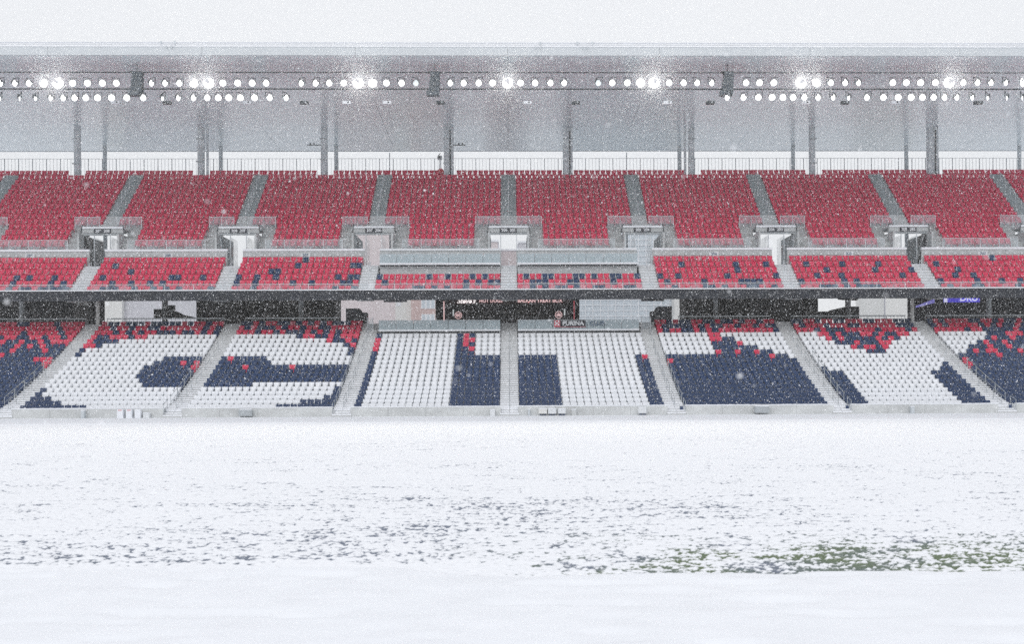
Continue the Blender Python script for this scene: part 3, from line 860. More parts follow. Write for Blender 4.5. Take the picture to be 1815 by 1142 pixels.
for q, (px, tone) in enumerate(((205, 1), (296, 0), (438, 1), (539, 0), (614.6, 1), (686, 1), (780.7, 0), (935, 1), (1020.6, 0), (1183, 1), (1259, 0), (1428, 1), (1497.5, 0), (1586.7, 1), (1734, 0))):
    x, z = at(px, 181.5, YL + 0.8)
    t = thing("projector_box", "%s box hung below the truss, %s from the left" % ("pale" if tone else "dark", ordn(q)), "projector", (x, YL + 0.8, z), "small boxes hung below the floodlights")
    MB().box(-0.33, 0.33, -0.15, 0.25, -0.12, 0.10).build("case", M["coping"] if tone else M["pipe"], t)
    for s in (-0.25, 0.25): MB().tube((s, 0, 0.10), (s, 0, z_lo - z), 0.012, 5).build("hanger", M["column"], t)
    MB().tube((0.12, -0.17, 0), (0.12, -0.152, 0), 0.07, 10).build("lens", M["pipe"] if tone else M["steel"], t)
for q, px in enumerate((243, 769.5, 1289)):
    x, _ = at(px, 150, YL + 0.3)
    zt, zb = at(px, 129, YL + 0.3)[1], at(px, 170, YL + 0.3)[1]
    t = thing("speaker_array", "dark hanging loudspeaker stack, %s from the left" % ordn(q), "loudspeaker", (x, YL + 0.3, 0), "loudspeaker stacks under the roof")
    hh = (zt - zb) / 5
    for j in range(5):
        sh = -0.14 if j == 0 else 0.04 * (j - 1)
        zc_ = zb + j * hh
        MB().prism([(-0.42 + sh * 1.3, zc_ + 0.01), (0.42 + sh * 0.2, zc_ + 0.01), (0.45 + sh * 0.2, zc_ + hh - 0.01), (-0.45 + sh * 1.3, zc_ + hh - 0.01)], 'y', -0.35 - 0.03 * j, 0.3).build("cabinet", M["speaker"], t)
    MB().tube((0, 0, zt), (0, 0, ztop_roof(98)), 0.03, 6).build("cable", M["pipe"], t)
    MB().box(-0.5, 0.5, -0.3, 0.25, zt, zt + 0.07).build("frame", M["pipe"], t)

# ---------------------------------------------------------------- seats
LOW = {
-3: ["N9W11", "N5W15", "N3W17", "N1W19", "N1W19", "W14N6", "W13N7", "W12N8", "W12N8", "W12N7R1", "W13N4R1N1R1", "W14N6", "N1W19", "N1W19", "R2N1W17", "R1N4W15", "R1N2R3N1R2W11",
     "R3N1R1N1R1N1R2N3R1N2R1N1R1N1", "R2N1R2N1R2N2R7N1R1N1", "R1N2R1N3R1N5R1N1R2N1R2"],
-2: ["W12N8", "W15N5", "W18N2", "W19N1", "W19N1", "N7W13", "N20", "N20", "N20", "N4R1N6R1N8", "N8W12", "N1R1N5W13", "W19N1", "W19N1", "W18N1R1", "W15R1N2R1N1", "W10N1R2N2R1N1R3",
     "R3N1R2N1R1N3R1N1R1N1R1N1R3", "R1N1R1N3R1N1R2N1R2N2R5", "N2R1N1R2N2R1N1R1N1R1N1R1N3R2"],
-1: ["N1W12N7"] * 12 + ["N1W12N3W4", "R1W12N2R1W4", "R1W12N1R1N1W4", "R1W12N1R2W4", "N1W12N1R1N1W4"],
0: ["N6W12N2"] * 11 + ["N6W12N1R1"] + ["W20"] * 5,
1: ["N20"] * 10 + ["R1N19", "N16R1N2W1", "W8R1N2R1N2R1N2W3", "W8N7W5", "W8N4R1W7", "W8R2N2W8", "W8R2W10", "R1N1R2N2R1N1R1N1R9N1", "R1N5R1N1R1N2R2N1R2N1R1N2", "R2N1R1N2R2N2R1N2R1N1R2N1R2"],
2: ["N3W13N4"] * 7 + ["N3W13N4", "N1W17N2", "W19N1", "W20", "W20", "W9N3W8", "W7R1N1R2N1R1W7", "W5N3R1N3R2W6", "W4R1N1R1N5R1N1R1N1W4", "W3R2N1R1N3R2N1R1N2R2W2",
    "R3N1R1N3R5N1R4N1R1", "R1N1R3N1R3N2R6N3", "N2R2N1R2N2R3N2R3N3"],
3: ["N20"] * 9 + ["R1N19", "R1N19", "N6R1N13", "W2N1R1N1R2N3R1N9", "W3N3R1N2R1N10", "W5N1R1N2R1N4R1N5", "W7N1R1N2R1N3R1N4", "W8N3R3N1R2N2R1", "R5N1R2N5R1N1R1N2R1N1", "N1R1N1R5N1R1N1R1N2R1N1R1N3", "N1R1N1R4N2R2N1R1N2R1N1R2"],
-4: ["N20"] * 10 + ["N19R1", "N17R3", "N11R1N8", "N12R1N4R1N2", "N12R1N1R1N1R1N3", "N9R1N2R1N2R1N1R3", "N9R2N2R2N1R2N1R1", "N7R4N1R5N1R2", "R6N1R9N1R3", "R5N1R3N2R4N1R4"],
}
def expand(s):
    out, j = "", 0
    while j < len(s):
        c = s[j]; j += 1; d = ""
        while j < len(s) and s[j].isdigit(): d += s[j]; j += 1
        out += c * int(d or 1)
    return (out + "N" * 20)[:20]
MIDN = {   # navy seats of the middle tier, row by row from the front
-4: [(10, 12, 13, 15, 16, 17, 18, 19), (10, 16, 18), (10, 12, 16), (), (), ()],
-3: [(2, 3, 4, 7, 10, 12, 14, 19), (3, 6, 9, 11), (1, 12, 13, 17), (5,), (2,), ()],
-2: [(3, 16, 19), (0, 3, 9, 12, 17, 18), (0, 3, 6, 16, 18, 19), (5, 6), (9, 18, 19), (10,)],
-1: [(6, 7, 9, 11, 14), (1, 14, 16, 18, 19), (0, 8, 11, 15, 17)],
0: [(2, 4, 6, 7, 9, 12, 13, 17, 18), (2, 3, 4, 8, 9, 15), (1, 4, 5, 9, 10, 12, 15, 16, 19)],
1: [(2, 7, 8, 10, 14, 15, 18), (1, 7, 13, 14, 15, 16), (0, 3, 11, 19), (13,), (4, 13, 18), ()],
2: [(3, 4, 5, 7, 9, 10, 11, 12), (0, 7, 9), (3, 7, 17), (5, 13, 19), (2, 8, 14), ()],
3: [(1, 5, 6, 12), (0, 6, 10, 13), (3, 6), (4,), (1,), (11,)],
}
def seat_template():
    """A tip-up seat: contoured back, raised pan, two brackets; origin at the back's foot on the floor."""
    m = MB()
    def plate(pts, y0, y1, lean):
        n, b = len(pts), len(m.v)
        for yy in (y0, y1):
            for x, z in pts: m.v.append((x, yy + lean * (z - 0.4), z))
        m.f.append(tuple(b + i for i in range(n)))
        m.f.append(tuple(b + n + i for i in reversed(range(n))))
        for i in range(n):
            j = (i + 1) % n; m.f.append((b + i, b + n + i, b + n + j, b + j))
    back = [(-0.165, 0.36), (0.165, 0.36), (0.185, 0.55), (0.232, 0.68), (0.245, 0.80), (0.215, 0.845), (-0.215, 0.845), (-0.245, 0.80), (-0.232, 0.68), (-0.185, 0.55)]
    plate(back, 0.0, 0.035, 0.16)
    pan = [(-0.17, 0.28), (0.17, 0.28), (0.19, 0.36), (0.185, 0.60), (0.15, 0.655), (-0.15, 0.655), (-0.185, 0.60), (-0.19, 0.36)]
    plate(pan, -0.13, -0.08, 0.07)
    m.box(-0.255, -0.235, -0.10, 0.02, 0.0, 0.50)
    m.box(0.235, 0.255, -0.10, 0.02, 0.0, 0.50)
    return m
tpl = seat_template()
tv = np.array(tpl.v)
tris = []
for f in tpl.f:
    for j in range(1, len(f) - 1): tris.append((f[0], f[j], f[j + 1]))
tris = np.array(tris)
NAMES = {'W': ("white_stadium_chair", "white"), 'N': ("navy_stadium_chair", "navy"), 'R': ("red_stadium_chair", "red")}
seats = []
pitch_s = (BAY - 2 * E) / 20
def add_seat(x, y, z, c, tier, row, idx, k):
    px, py = to_px(x, y, z + 0.7)
    if -25 < px < W + 25: seats.append((x, y, z, c, tier, row, idx, k, px))
for k in range(-4, 4):
    for r, s in enumerate(LOW[k]):
        for c, ch in enumerate(expand(s)):
            add_seat(k * BAY + E + (c + 0.5) * pitch_s, low_y(r), low_f(r), ch, "lower", r, c, k)
    for r, nv in enumerate(MIDN[k]):
        for c in range(20):
            add_seat(k * BAY + E + (c + 0.5) * pitch_s, mid_y(r), mid_f(r), 'N' if c in nv else 'R', "middle", r, c, k)
colx = [at(px, 300, 119.1)[0] for px, _ in front_cols]
for k in SECT:
    for n_ in range(15):
        if n_ < 4:
            xs = [(k * BAY + 3.05 + (c + 0.5) * 5.9 / 11) for c in range(11)]
        else:
            xs = [(k * BAY + E + (c + 0.5) * pitch_s) for c in range(20)]
        if n_ == 14:
            xs = [x for x in (k * BAY + (c + 0.5) * BAY / 22.6 for c in range(23)) if x < (k + 1) * BAY]
            xs = [x for x in xs if min(abs(x - q) for q in colx) > 0.72]
        for c, x in enumerate(xs):
            add_seat(x, up_y(n_), up_f(n_), 'R', "upper", n_, c, k)
inview = [s for s in seats if 2 < s[8] < W - 2]
for ch, (nm, cn) in NAMES.items():
    mine = sorted([s for s in inview if s[3] == ch], key=lambda s: (s[1], abs(s[0])))
    top = mine[:300]; topset = set(id(s) for s in top)
    rest = [s for s in seats if s[3] == ch and id(s) not in topset]
    mat = {'W': M["white"], 'N': M["navy"], 'R': M["red"]}[ch]
    me = tpl.mesh(nm, mat)
    for (x, y, z, c_, tier, row, idx, k, px) in top:
        o = link(nm, me, None, (x, y, z), (R(random.gauss(0, 0.8)), 0, R(random.gauss(0, 0.7))))
        lab = "%s seat, %s from left in %s row, %s tier, %s" % (cn, ordn(idx), ordn(row), tier, block_name(k))
        tag(o, lab, "seat", "%s tip-up seats" % cn)
    P = np.array([(s[0], s[1], s[2]) for s in rest])
    n_ = len(P)
    a = rng.normal(0, 0.012, n_); t_ = rng.normal(0, 0.014, n_)
    V = np.repeat(tv[None], n_, 0)
    yy = V[:, :, 1] * np.cos(t_)[:, None] - V[:, :, 2] * np.sin(t_)[:, None]
    V[:, :, 1] = yy
    xx = V[:, :, 0] * np.cos(a)[:, None] - V[:, :, 1] * np.sin(a)[:, None]
    V[:, :, 1] = V[:, :, 0] * np.sin(a)[:, None] + V[:, :, 1] * np.cos(a)[:, None]
    V[:, :, 0] = xx
    V += P[:, None, :]
    Fc = (tris[None] + (np.arange(n_) * len(tv))[:, None, None]).reshape(-1, 3)
    tri_object("distant_" + cn + "_chairs", V.reshape(-1, 3), Fc, mat)

# ---------------------------------------------------------------- things at the foot of the pitch wall
def ground_box(name, label, cat, pxa, pxb, pya, pyb, depth=0.35, mat=None, legs=False, cap=True, print_=False, wall=False):
    Y = 86.6
    xa, zt = at(pxa, pya, Y); xb, zb = at(pxb, pyb, Y)
    zb = zb if (legs or wall) else 0.04
    t = thing(name, label, cat, ((xa + xb) / 2, Y, 0.0))
    hw = (xb - xa) / 2
    MB().box(-hw, hw, 0, depth, zb, zt).build("body", mat or M["box"], t)
    MB().box(-hw * 0.86, hw * 0.86, -0.012, -0.002, zb + (zt - zb) * 0.12, zb + (zt - zb) * 0.88).build("door", mat or M["box"], t)
    if cap: MB().prism([(-hw - 0.02, zt + 0.002), (hw + 0.02, zt + 0.002), (hw * 0.8, zt + 0.07), (-hw * 0.8, zt + 0.07)], 'y', -0.02, depth).build("snow_cap", M["coping"], t)
    if legs:
        for s in (-0.55, -0.2, 0.3, 0.6):
            MB().tube((s * hw, 0.05, 0.0), (s * hw, 0.05, zb), 0.03, 6).build("leg", M["navy"], t)
    if print_:
        MB().box(-hw * 0.6, -hw * 0.05, -0.02, -0.013, zt - 0.10, zt - 0.05).box(hw * 0.08, hw * 0.6, -0.02, -0.013, zt - 0.10, zt - 0.05).build("red_print", M["redpaint"], t)
    return t
ground_box("pedestal", "short grey pedestal with a snow cap at the left pitch wall", "pedestal", 143, 149, 729, 743, mat=M["column"])
ground_box("white_cabinet", "upright white cabinet with red print, first of three by the wall", "cabinet", 207.2, 218, 726, 743, cap=False, print_=True, mat=M["coping"])
ground_box("white_cabinet", "upright white cabinet with red print, second of three by the wall", "cabinet", 223, 233.6, 726, 743, cap=False, print_=True, mat=M["coping"])
ground_box("white_cabinet", "plain upright white cabinet, third of three by the wall", "cabinet", 238.5, 249, 726.3, 743, cap=False, mat=M["coping"])
ground_box("utility_box", "low grey box with snow on top beside the white cabinets", "box", 253.5, 264.5, 733.5, 743)
ground_box("wall_cabinet", "grey cabinet mounted on the wall below the second block left", "cabinet", 423, 446, 727, 738, mat=M["steel"], wall=True, depth=0.3)
ground_box("drum_box", "rounded white box with snow cap left of the centre stairs", "box", 868.5, 877.5, 727.5, 738)
ground_box("tap_post", "small snow-capped tap post right of the centre stairs", "post", 936, 939.5, 727, 738, mat=M["column"])
ground_box("equipment_box", "cream box on dark legs, first of three right of centre", "box", 954.5, 969.5, 725.5, 733.8, legs=True, mat=M["cream"])
ground_box("equipment_box", "pale box on legs, second of three right of centre", "box", 971.5, 986, 725.5, 733.8, legs=True)
ground_box("equipment_box", "snow-covered box on dark legs, third of three right of centre", "box", 989, 1003, 726.5, 733.6, legs=True)
ground_box("pipe_cluster", "snow-topped cluster of short pipes by the wall", "pipes", 1013, 1022, 727, 737, mat=M["wallcon"])
ground_box("equipment_box", "lone pale box on dark legs below the white seats", "box", 1131.5, 1146, 720.8, 733, legs=True, cap=False)
ground_box("wall_cabinet", "wide grey cabinet on the wall below the all-navy seats", "cabinet", 1338, 1364, 721, 732.5, mat=M["steel"], wall=True, depth=0.3)
ground_box("pedestal", "short pedestal with a snow cap at the right pitch wall", "pedestal", 1615, 1621, 722, 735, mat=M["column"])
# navy ends of first-row chairs seen in the stair gaps
for q, (px, s) in enumerate(((290, 1), (1208, 1), (1502, 1), (1791, 1))):
    x, z = at(px, 728, 87.3)
    t = thing("chair_end", "navy end of a first-row chair beside the lower stairs, %s from left" % ordn(q), "gate", (x, 87.3, 0), "navy chair ends at the stair feet")
    MB().box(-0.10, 0.10, 0, 0.03, 0.12, 0.66).build("panel", M["navy"], t)
    MB().tube((-0.13, 0, 0), (-0.13, 0, 0.78), 0.02, 6).build("post", M["steel"], t)
    MB().tube((0.13, 0, 0), (0.13, 0, 0.78), 0.02, 6).build("post", M["steel"], t)

# ---------------------------------------------------------------- concourse: food stand, booths, displays
Yc = 118.0
xa, xb = at(787, 545, Yc)[0], at(1018, 545, Yc)[0]
fs = thing("food_stand", "dark food stand with lit HOT DOGS lettering in the concourse", "food stand", (0, Yc, 0))
MB().box(xa, xb, 0, 2.6, 7.05, 11.4).build("body", M["darker"], fs)
zt = at(902, 534, Yc)[1]
MB().box(xa + 0.5, xb - 0.5, -0.10, -0.01, at(902, 539.5, Yc)[1], zt + 0.5).build("sign_board", material("sign_red_board", (0.10, 0.02, 0.03), 0.6, 0.3, 1.5), fs)
lettering("Steve's", 0.64, emitter("sign_white", (1.0, 0.93, 0.93), 0.95), fs, (at(826, 534, Yc)[0], -0.13, at(826, 534.2, Yc)[1]), shear=0.35)
lettering("HOT DOGS", 0.42, M["neon"], fs, (at(870, 534, Yc)[0], -0.13, at(870, 533.9, Yc)[1]), width=1.04)
lettering("BALKAN TREAT BOX", 0.46, M["neon"], fs, (at(957, 534, Yc)[0], -0.13, at(957, 533.6, Yc)[1]), width=1.0)
for px in (787, 1017.5):
    x_ = at(px, 550, Yc)[0]
    MB().box(x_ - 0.05, x_ + 0.05, -0.16, -0.08, 8.4, at(902, 534, Yc)[1]).build("light_strip", M["neonred"] if px > 900 else M["neon"], fs)
for px in (803.5, 1000.5):
    x_ = at(px, 550, Yc)[0]
    MB().box(x_ - 0.06, x_ + 0.06, -0.14, -0.06, at(902, 560, Yc)[1], at(902, 548.5, Yc)[1]).build("menu_light", M["dim"], fs)
def ring(x, z, r, w, name, mat, parent):
    m = MB(); n = 28; b = 0
    for i in range(n):
        a0, a1 = 2 * math.pi * i / n, 2 * math.pi * (i + 1) / n
        m.prism([(x + (r - w) * math.cos(a0), z + (r - w) * math.sin(a0)), (x + r * math.cos(a0), z + r * math.sin(a0)), (x + r * math.cos(a1), z + r * math.sin(a1)), (x + (r - w) * math.cos(a1), z + (r - w) * math.sin(a1))], 'y', -0.2, -0.14)
    return m.build(name, mat, parent)
for px, py, tx in ((812.5, 559.3, "60"), (990, 558.5, "db")):
    x_, z_ = at(px, py, Yc - 3)
    lg = thing("round_logo", "round %s neon emblem on the food stand" % ("left-end" if px < 900 else "right-end"), "emblem", (0, Yc - 3, 0), "round neon emblems")
    MB().tube((x_, -0.1, z_), (x_, -0.05, z_), 0.33, 24).build("disc", M["sign"], lg)
    ring(x_, z_, 0.34, 0.05, "ring", M["neon"], lg)
    lettering(tx, 0.42, M["neon"], lg, (x_, -0.2, z_), extrude=0.01)
    MB().tube((x_, 0, z_ + 0.3), (x_, 0, 11.5), 0.02, 6).build("hanger", M["pipe"], lg)
ct = thing("bar_counter", "long pale counter in front of the food stand", "counter", (0, 109, 0))
MB().box(at(918, 560, 109)[0], at(957, 560, 109)[0], 0, 0.5, 8.4, at(902, 563, 109)[1]).build("top", M["steel"], ct)
MB().box(at(920, 560, 109)[0], at(955, 560, 109)[0], 0.05, 0.45, 7.05, 8.39).build("front", M["dark"], ct)

def booth(pxa, pxb, pya, pxs, side):
    Y = 106.2
    x0, z1_ = at(pxa, pya, Y); x1, _ = at(pxb, pya, Y)
    z0_ = 7.1
    t = thing("camera_booth", "dark boxy camera booth at the back of the lower tier, %s" % side, "booth", (0, Y, 0), "dark camera booths")
    ch = 0.16
    if side.startswith("left"): poly = [(x0, z0_), (x1, z0_), (x1 + 0.02, z1_ - ch * 2), (x1 - ch, z1_), (x0, z1_)]
    else: poly = [(x0, z0_), (x1, z0_), (x1, z1_), (x0 + ch, z1_), (x0 - 0.02, z1_ - ch * 2)]
    MB().prism(poly, 'y', 0, 1.6).build("cabin", M["dark"], t)
    xs = at(pxs, 552, Y)[0]
    MB().box(min(xs, x1 if side.startswith("left") else x0) , max(xs, x1 + .01 if side.startswith("left") else x0 - .01), 0.1, 1.4, z0_ - 1.2, at(902, 553, Y)[1]).build("side_box", M["dark"], t)
    MB().box(min(x0, x1), max(x0, x1), -0.03, -0.003, z1_ - 0.5, z1_ - 0.25).build("window", M["sign"], t)
booth(613, 639, 547, 649.5, "left of centre")
booth(1163, 1191, 543.5, 1154.5, "right of centre")
for side, pa, pb in (("left", 651, 661), ("right", 1137, 1153)):
    Y = 104.6
    a, b = at(pa, 575, Y)[0], at(pb, 575, Y)[0]
    t = thing("deck_gate", "pale gate at the %s end of the central deck" % side, "gate", (0, Y, 0), "gates of the central deck")
    MB().box(a, b, 0, 0.03, at(902, 587, Y)[1], at(902, 563, Y)[1]).build("panel", M["glass"], t)
    for x_ in (a, b): MB().box(x_ - 0.03, x_ + 0.03, -0.02, 0.05, at(902, 590, Y)[1], at(902, 562, Y)[1]).build("post", M["rail"], t)

# purple display and its slanting ribbon
Yp = 115.0
xa, z_ = at(1673, 533, Yp); xb, _ = at(1737, 533, Yp)
ps = thing("display_board", "glowing purple display with white letters above the far right concourse", "display", (0, Yp, 0))
MB().box(xa, xb, 0, 0.12, z_ - 0.17, z_ + 0.65).build("screen", M["purple"], ps)
MB().box(xa, xa + 0.33, -0.03, -0.004, z_ - 0.17, z_ + 0.6).build("white_tile", M["purplewhite"], ps)
lettering("DRU", 0.85, M["purplewhite"], ps, (at(1717, 533, Yp)[0], -0.03, z_ + 0.22), width=1.0)
for s in (xa + 0.2, xb - 0.2): MB().tube((s, 0.06, z_ + 0.75), (s, 0.06, 11.5), 0.03, 6).build("hanger", M["pipe"], ps)
rb = thing("display_ribbon", "slanting purple light ribbon beside the pale pillar", "display", (0, 0, 0))
(x1_, z1_), (x2_, z2_) = at(1623, 545.5, 109.0), at(1656, 537, 116.0)
m = MB(); m.v = [(x1_, 109, z1_), (x2_, 116, z2_), (x2_, 116, z2_ + 0.38), (x1_, 109, z1_ + 0.14), (x1_ + .05, 109.05, z1_), (x2_ + .05, 116.05, z2_), (x2_ + .05, 116.05, z2_ + 0.38), (x1_ + .05, 109.05, z1_ + 0.14)]
m.f = [(0, 1, 2, 3), (7, 6, 5, 4), (0, 4, 5, 1), (1, 5, 6, 2), (2, 6, 7, 3), (3, 7, 4, 0)]
m.build("light_strip", emitter("dim_purple", (0.28, 0.26, 0.75), 0.45), rb)
# fork-shaped light under the concourse ceiling
x_, z_ = at(145, 541, 108.0)
t = thing("pendant_light", "pale V-shaped lamp under the concourse ceiling at far left", "lamp", (x_, 108, z_))
for s in (-1, 1):
    for d in (0, 0.14):
        MB().tube((0, 0, d), (s * 0.85, 0, 0.26 + d), 0.028, 6).build("arm", M["cream"], t)
MB().tube((0, 0, 0), (0, 0, 0.95), 0.015, 6).build("stem", M["pipe"], t)

# dark beams, stair flights and blocks across the concourse openings
def dark_shape(name, label, pts, Y, depth=0.6, mat=None):
    P = [at(px, py, Y) for px, py in pts]
    o = MB().prism([(x, z) for x, z in P], 'y', 0, depth).build(name, mat or M["dark"], None, (0, Y, 0))
    return tag(o, label, "block")
dark_shape("plant_box", "dark square cabinet in the left concourse opening", [(272.5, 564), (289, 564), (289, 548), (272.5, 548)], 119.0)
dark_shape("ramp_wall", "dark wedge-shaped ramp wall in the left concourse opening", [(297, 564), (349, 564), (340, 561.5), (325, 558.5), (308, 550), (308, 541), (297, 541)], 120.0)
dark_shape("ramp_wall", "dark sloping ramp wall in the right concourse opening", [(1450, 566), (1500, 566), (1500, 543.5), (1472, 550), (1471, 552), (1450, 552.5)], 120.0)
dark_shape("plant_box", "dark square cabinet in the right concourse opening", [(1508, 566), (1523, 566), (1523, 543.5), (1508, 543.5)], 119.0)
dark_shape("ceiling_duct", "dark ceiling duct at the top of the right opening", [(1487, 527), (1525, 527), (1519, 532.3), (1498, 531.5), (1488, 530.5)], 113.0)
for px, w, side in ((292.5, 10, "left"), (1503, 10, "right")):
    x_, _ = at(px, 547, 117)
    o = MB().tube((x_, 117, 7.05), (x_, 117, 11.55), w / 2 * 117 / F, 14).build("concourse_post", M["column"])
    tag(o, "round grey post in the %s concourse opening" % side, "column", "round concourse posts")

# ---------------------------------------------------------------- the street behind the stand
def building(name, label, pxa, pxb, pyt, Y, mat, depth=14, parts=None):
    xa, zt = at(pxa, pyt, Y); xb, _ = at(pxb, pyt, Y)
    t = thing(name, label, "building", (0, Y, 0))
    MB().box(xa, xb, 0, depth, -0.2, zt).build("wall", mat, t)
    MB().box(xa - 0.15, xb + 0.15, -0.15, depth + .15, zt + 0.003, zt + 0.3).build("roof", M["snow"], t)
    return t, xa, xb
def win(parent, pxa, pxb, pya, pyb, Y, glass_mat, frame_mat, nx_=2, nz_=1):
    (xa, zt), (xb, zb) = at(pxa, pya, Y), at(pxb, pyb, Y)
    f = MB().box(xa, xb, -0.06, -0.004, zb, zt).build("window", frame_mat, parent)
    for i in range(nx_):
        for j in range(nz_):
            a, b = xa + (xb - xa) * i / nx_, xa + (xb - xa) * (i + 1) / nx_
            c, d = zb + (zt - zb) * j / nz_, zb + (zt - zb) * (j + 1) / nz_
            MB().box(a + 0.12, b - 0.12, -0.075, -0.062, c + 0.12, d - 0.12).build("pane", glass_mat, f)
YB = 172.0  # wall colours below are paled to stand in for snow haze
b1, _, _ = building("warehouse", "pale lilac warehouse seen through the left concourse opening", 216, 356, 505, YB, M["lilac"])
b2, _, _ = building("annex_building", "cream annex beside the lilac warehouse", 176, 216, 508, YB - 1, M["cream"])
b3, _, _ = building("brick_building", "pink brick building with white windows behind the left of centre deck", 728, 778, 412, YB - 2, M["brick"])
win(b3, 746.5, 771.5, 525, 547.5, YB - 2, M["glazing"], M["letter"], 3, 1)
win(b3, 747, 771, 557, 580, YB - 2, M["glazing"], M["letter"], 3, 1)
win(b3, 746.5, 771.5, 490, 512, YB - 2, M["glazing"], M["letter"], 3, 1)
b4, _, _ = building("pink_building", "pale pink building behind the first tunnel left of centre", 596, 700, 410, YB, M["pinkwall"])
b5, _, _ = building("white_building", "narrow white building between the pink and brick ones", 700, 728, 411, YB - 1, M["cream"])
win(b5, 703, 711, 536, 543, YB - 1, M["lilac"], M["letter"], 2, 1)
b6, _, _ = building("distant_block", "low pink block seen through the centre tunnel", 884, 917, 445, YB + 6, M["pinkwall"])
b7, _, _ = building("distant_block", "small pink house seen left in the centre tunnel", 862, 882, 429, YB + 3, M["pinkwall"])
b8, _, _ = building("distant_block", "small grey block seen right in the centre tunnel", 919, 933, 431, YB + 3, M["lilac"])
b9, xa, xb = building("glass_building", "pale glass office building with a grid of mullions behind right of centre", 1006, 1193, 408, YB, M["glazing"])
for px in np.arange(1010, 1193, 13.5):
    x_ = at(px, 500, YB)[0]
    MB().box(x_ - 0.05, x_ + 0.05, -0.12, -0.004, 8, at(902, 409, YB)[1]).build("mullion", M["letter"], b9)
for py in np.arange(416, 575, 9.7):
    z_ = at(902, py, YB)[1]
    MB().box(xa + 0.01, xb - 0.01, -0.10, -0.003, z_ - 0.05, z_ + 0.05).build("transom", M["letter"], b9)
b10, _, _ = building("cream_building", "cream building seen in the right concourse opening", 1566, 1625, 502, YB, M["cream"])
b12, _, _ = building("corner_tower", "narrow cream tower between the glass office and the concourse wall", 1195, 1212, 480, YB - 3, M["cream"])
x_, z_ = at(275, 562, 150)
t = thing("street_lamp", "white curved street lamp outside the left concourse opening", "street lamp", (x_, 150, 0))
zt = at(275, 546, 150)[1]
MB().tube((0, 0, -0.1), (0, 0, zt), 0.09, 8, 0.06).build("pole", M["letter"], t)
MB().tube((0, 0, zt), (-0.35, 0, zt + 0.25), 0.06, 8).build("arm", M["letter"], t)
MB().box(-0.75, -0.3, -0.12, 0.12, zt + 0.2, zt + 0.3).build("lamp_head", M["letter"], t)
x_, _ = at(1568, 540, 150)
o = MB().tube((x_, 150, -0.1), (x_, 150, 17.5), 0.10, 8).build("utility_pole", M["lilac"]); tag(o, "pale utility pole outside the right concourse opening", "pole")

# ---------------------------------------------------------------- falling snow
def flake_mesh(name, X, Y, Z, r):
    n = len(X)
    base = np.array([(1, 0, 0.06), (0.1, 0.9, 0), (-1, 0, -0.06), (-0.1, -0.9, 0)])   # flat crystals: light shines through them
    a, b = rng.random(n) * 6.283, np.arccos(1 - 2 * rng.random(n))
    ca, sa, cb, sb = np.cos(a), np.sin(a), np.cos(b), np.sin(b)
    V = np.repeat(base[None], n, 0) * r[:, None, None]
    x = V[..., 0] * ca[:, None] - V[..., 1] * sa[:, None]; y = V[..., 0] * sa[:, None] + V[..., 1] * ca[:, None]; z = V[..., 2]
    y2 = y * cb[:, None] - z * sb[:, None]; z2 = y * sb[:, None] + z * cb[:, None]
    V = np.stack([x, y2, z2], -1) + np.stack([X, Y, Z], -1)[:, None, :]
    f = np.array([(0, 1, 2, 3)])
    Fc = (f[None] + (np.arange(n) * 4)[:, None, None]).reshape(-1, 4)
    return tri_object(name, V.reshape(-1, 3), Fc, M["flake"])
def snowfall(n):
    Y = np.cbrt(rng.random(n) * (101.0 ** 3 - 7.0 ** 3) + 7.0 ** 3)
    X = (rng.random(n) * 2 - 1) * (0.47 * Y + 1.5)
    Z = HC + (-0.24 + rng.random(n) * (0.34 + 0.24)) * Y
    ok = (Z > 0.05) & (Z < 31) & ~((Y > 86) & (Z < 0.45 * (Y - 86) + 1.0)) & ~((Y > 95) & (Z > 27.5))
    X, Y, Z = X[ok], Y[ok], Z[ok]; n = len(X)
    r = np.clip(np.exp(rng.normal(math.log(0.0125), 0.36, n)), 0.004, 0.034)
    r *= np.interp(Y, [7, 20, 40, 70], [0.30, 0.46, 0.70, 1.0])
    k = 420                               # a few clumps drift close to the lens and blur
    Yn = 2.2 + 6.0 * rng.random(k)
    X = np.concatenate([X, (rng.random(k) * 2 - 1) * (0.47 * Yn + 0.3)]); Z = np.concatenate([Z, HC + (-0.2 + rng.random(k) * 0.54) * Yn])
    Y = np.concatenate([Y, Yn]); r = np.concatenate([r, 0.0025 + 0.0035 * rng.random(k)])
    flake_mesh("falling_snow", X, Y, Z, r)
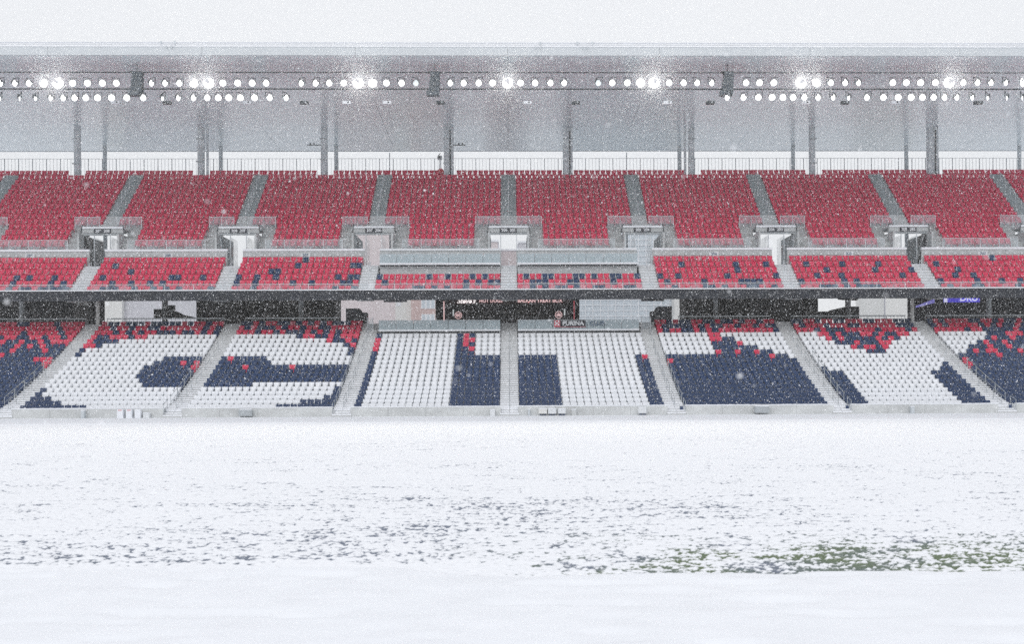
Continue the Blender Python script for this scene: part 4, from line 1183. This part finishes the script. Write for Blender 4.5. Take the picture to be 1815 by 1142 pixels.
fm = bpy.data.materials.new("snowflake"); fm.use_nodes = True
fn, fl = fm.node_tree.nodes, fm.node_tree.links
fn.remove(fn["Principled BSDF"])
d1, t1, mx1 = fn.new("ShaderNodeBsdfDiffuse"), fn.new("ShaderNodeBsdfTranslucent"), fn.new("ShaderNodeMixShader")
d1.inputs[0].default_value = (0.97, 0.98, 1.0, 1); t1.inputs[0].default_value = (0.97, 0.98, 1.0, 1)
fl.new(d1.outputs[0], mx1.inputs[1]); fl.new(t1.outputs[0], mx1.inputs[2]); fl.new(mx1.outputs[0], fn["Material Output"].inputs[0])
M["flake"] = fm
snowfall(350000)
# extra flakes added around the strongest lamps to make their glow halos
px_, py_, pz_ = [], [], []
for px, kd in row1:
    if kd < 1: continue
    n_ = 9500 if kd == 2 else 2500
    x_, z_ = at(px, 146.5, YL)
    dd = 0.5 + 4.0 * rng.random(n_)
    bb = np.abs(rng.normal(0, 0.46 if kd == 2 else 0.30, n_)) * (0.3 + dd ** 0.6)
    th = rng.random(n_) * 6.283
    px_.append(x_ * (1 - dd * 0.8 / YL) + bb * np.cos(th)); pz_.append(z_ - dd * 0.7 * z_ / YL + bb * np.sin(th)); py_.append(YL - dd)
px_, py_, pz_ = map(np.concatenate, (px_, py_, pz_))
flake_mesh("halo_flakes", px_, py_, pz_, np.clip(np.exp(rng.normal(math.log(0.014), 0.35, len(px_))), 0.004, 0.03))

# ---------------------------------------------------------------- snow-laden air
hz = MB().box(-150, 150, -12, 210, -1.5, 33).build("haze", M["snow"])
hm = bpy.data.materials.new("snow_air"); hm.use_nodes = True
hn = hm.node_tree.nodes; hn.clear()
ho = hn.new("ShaderNodeOutputMaterial"); hv = hn.new("ShaderNodeVolumePrincipled")
hv.inputs["Color"].default_value = (0.95, 0.96, 0.98, 1)
hv.inputs["Density"].default_value = 0.0011
hv.inputs["Anisotropy"].default_value = 0.6
hm.node_tree.links.new(hv.outputs[0], ho.inputs["Volume"])
hz.data.materials.clear(); hz.data.materials.append(hm)
tag(hz, kind="stuff")
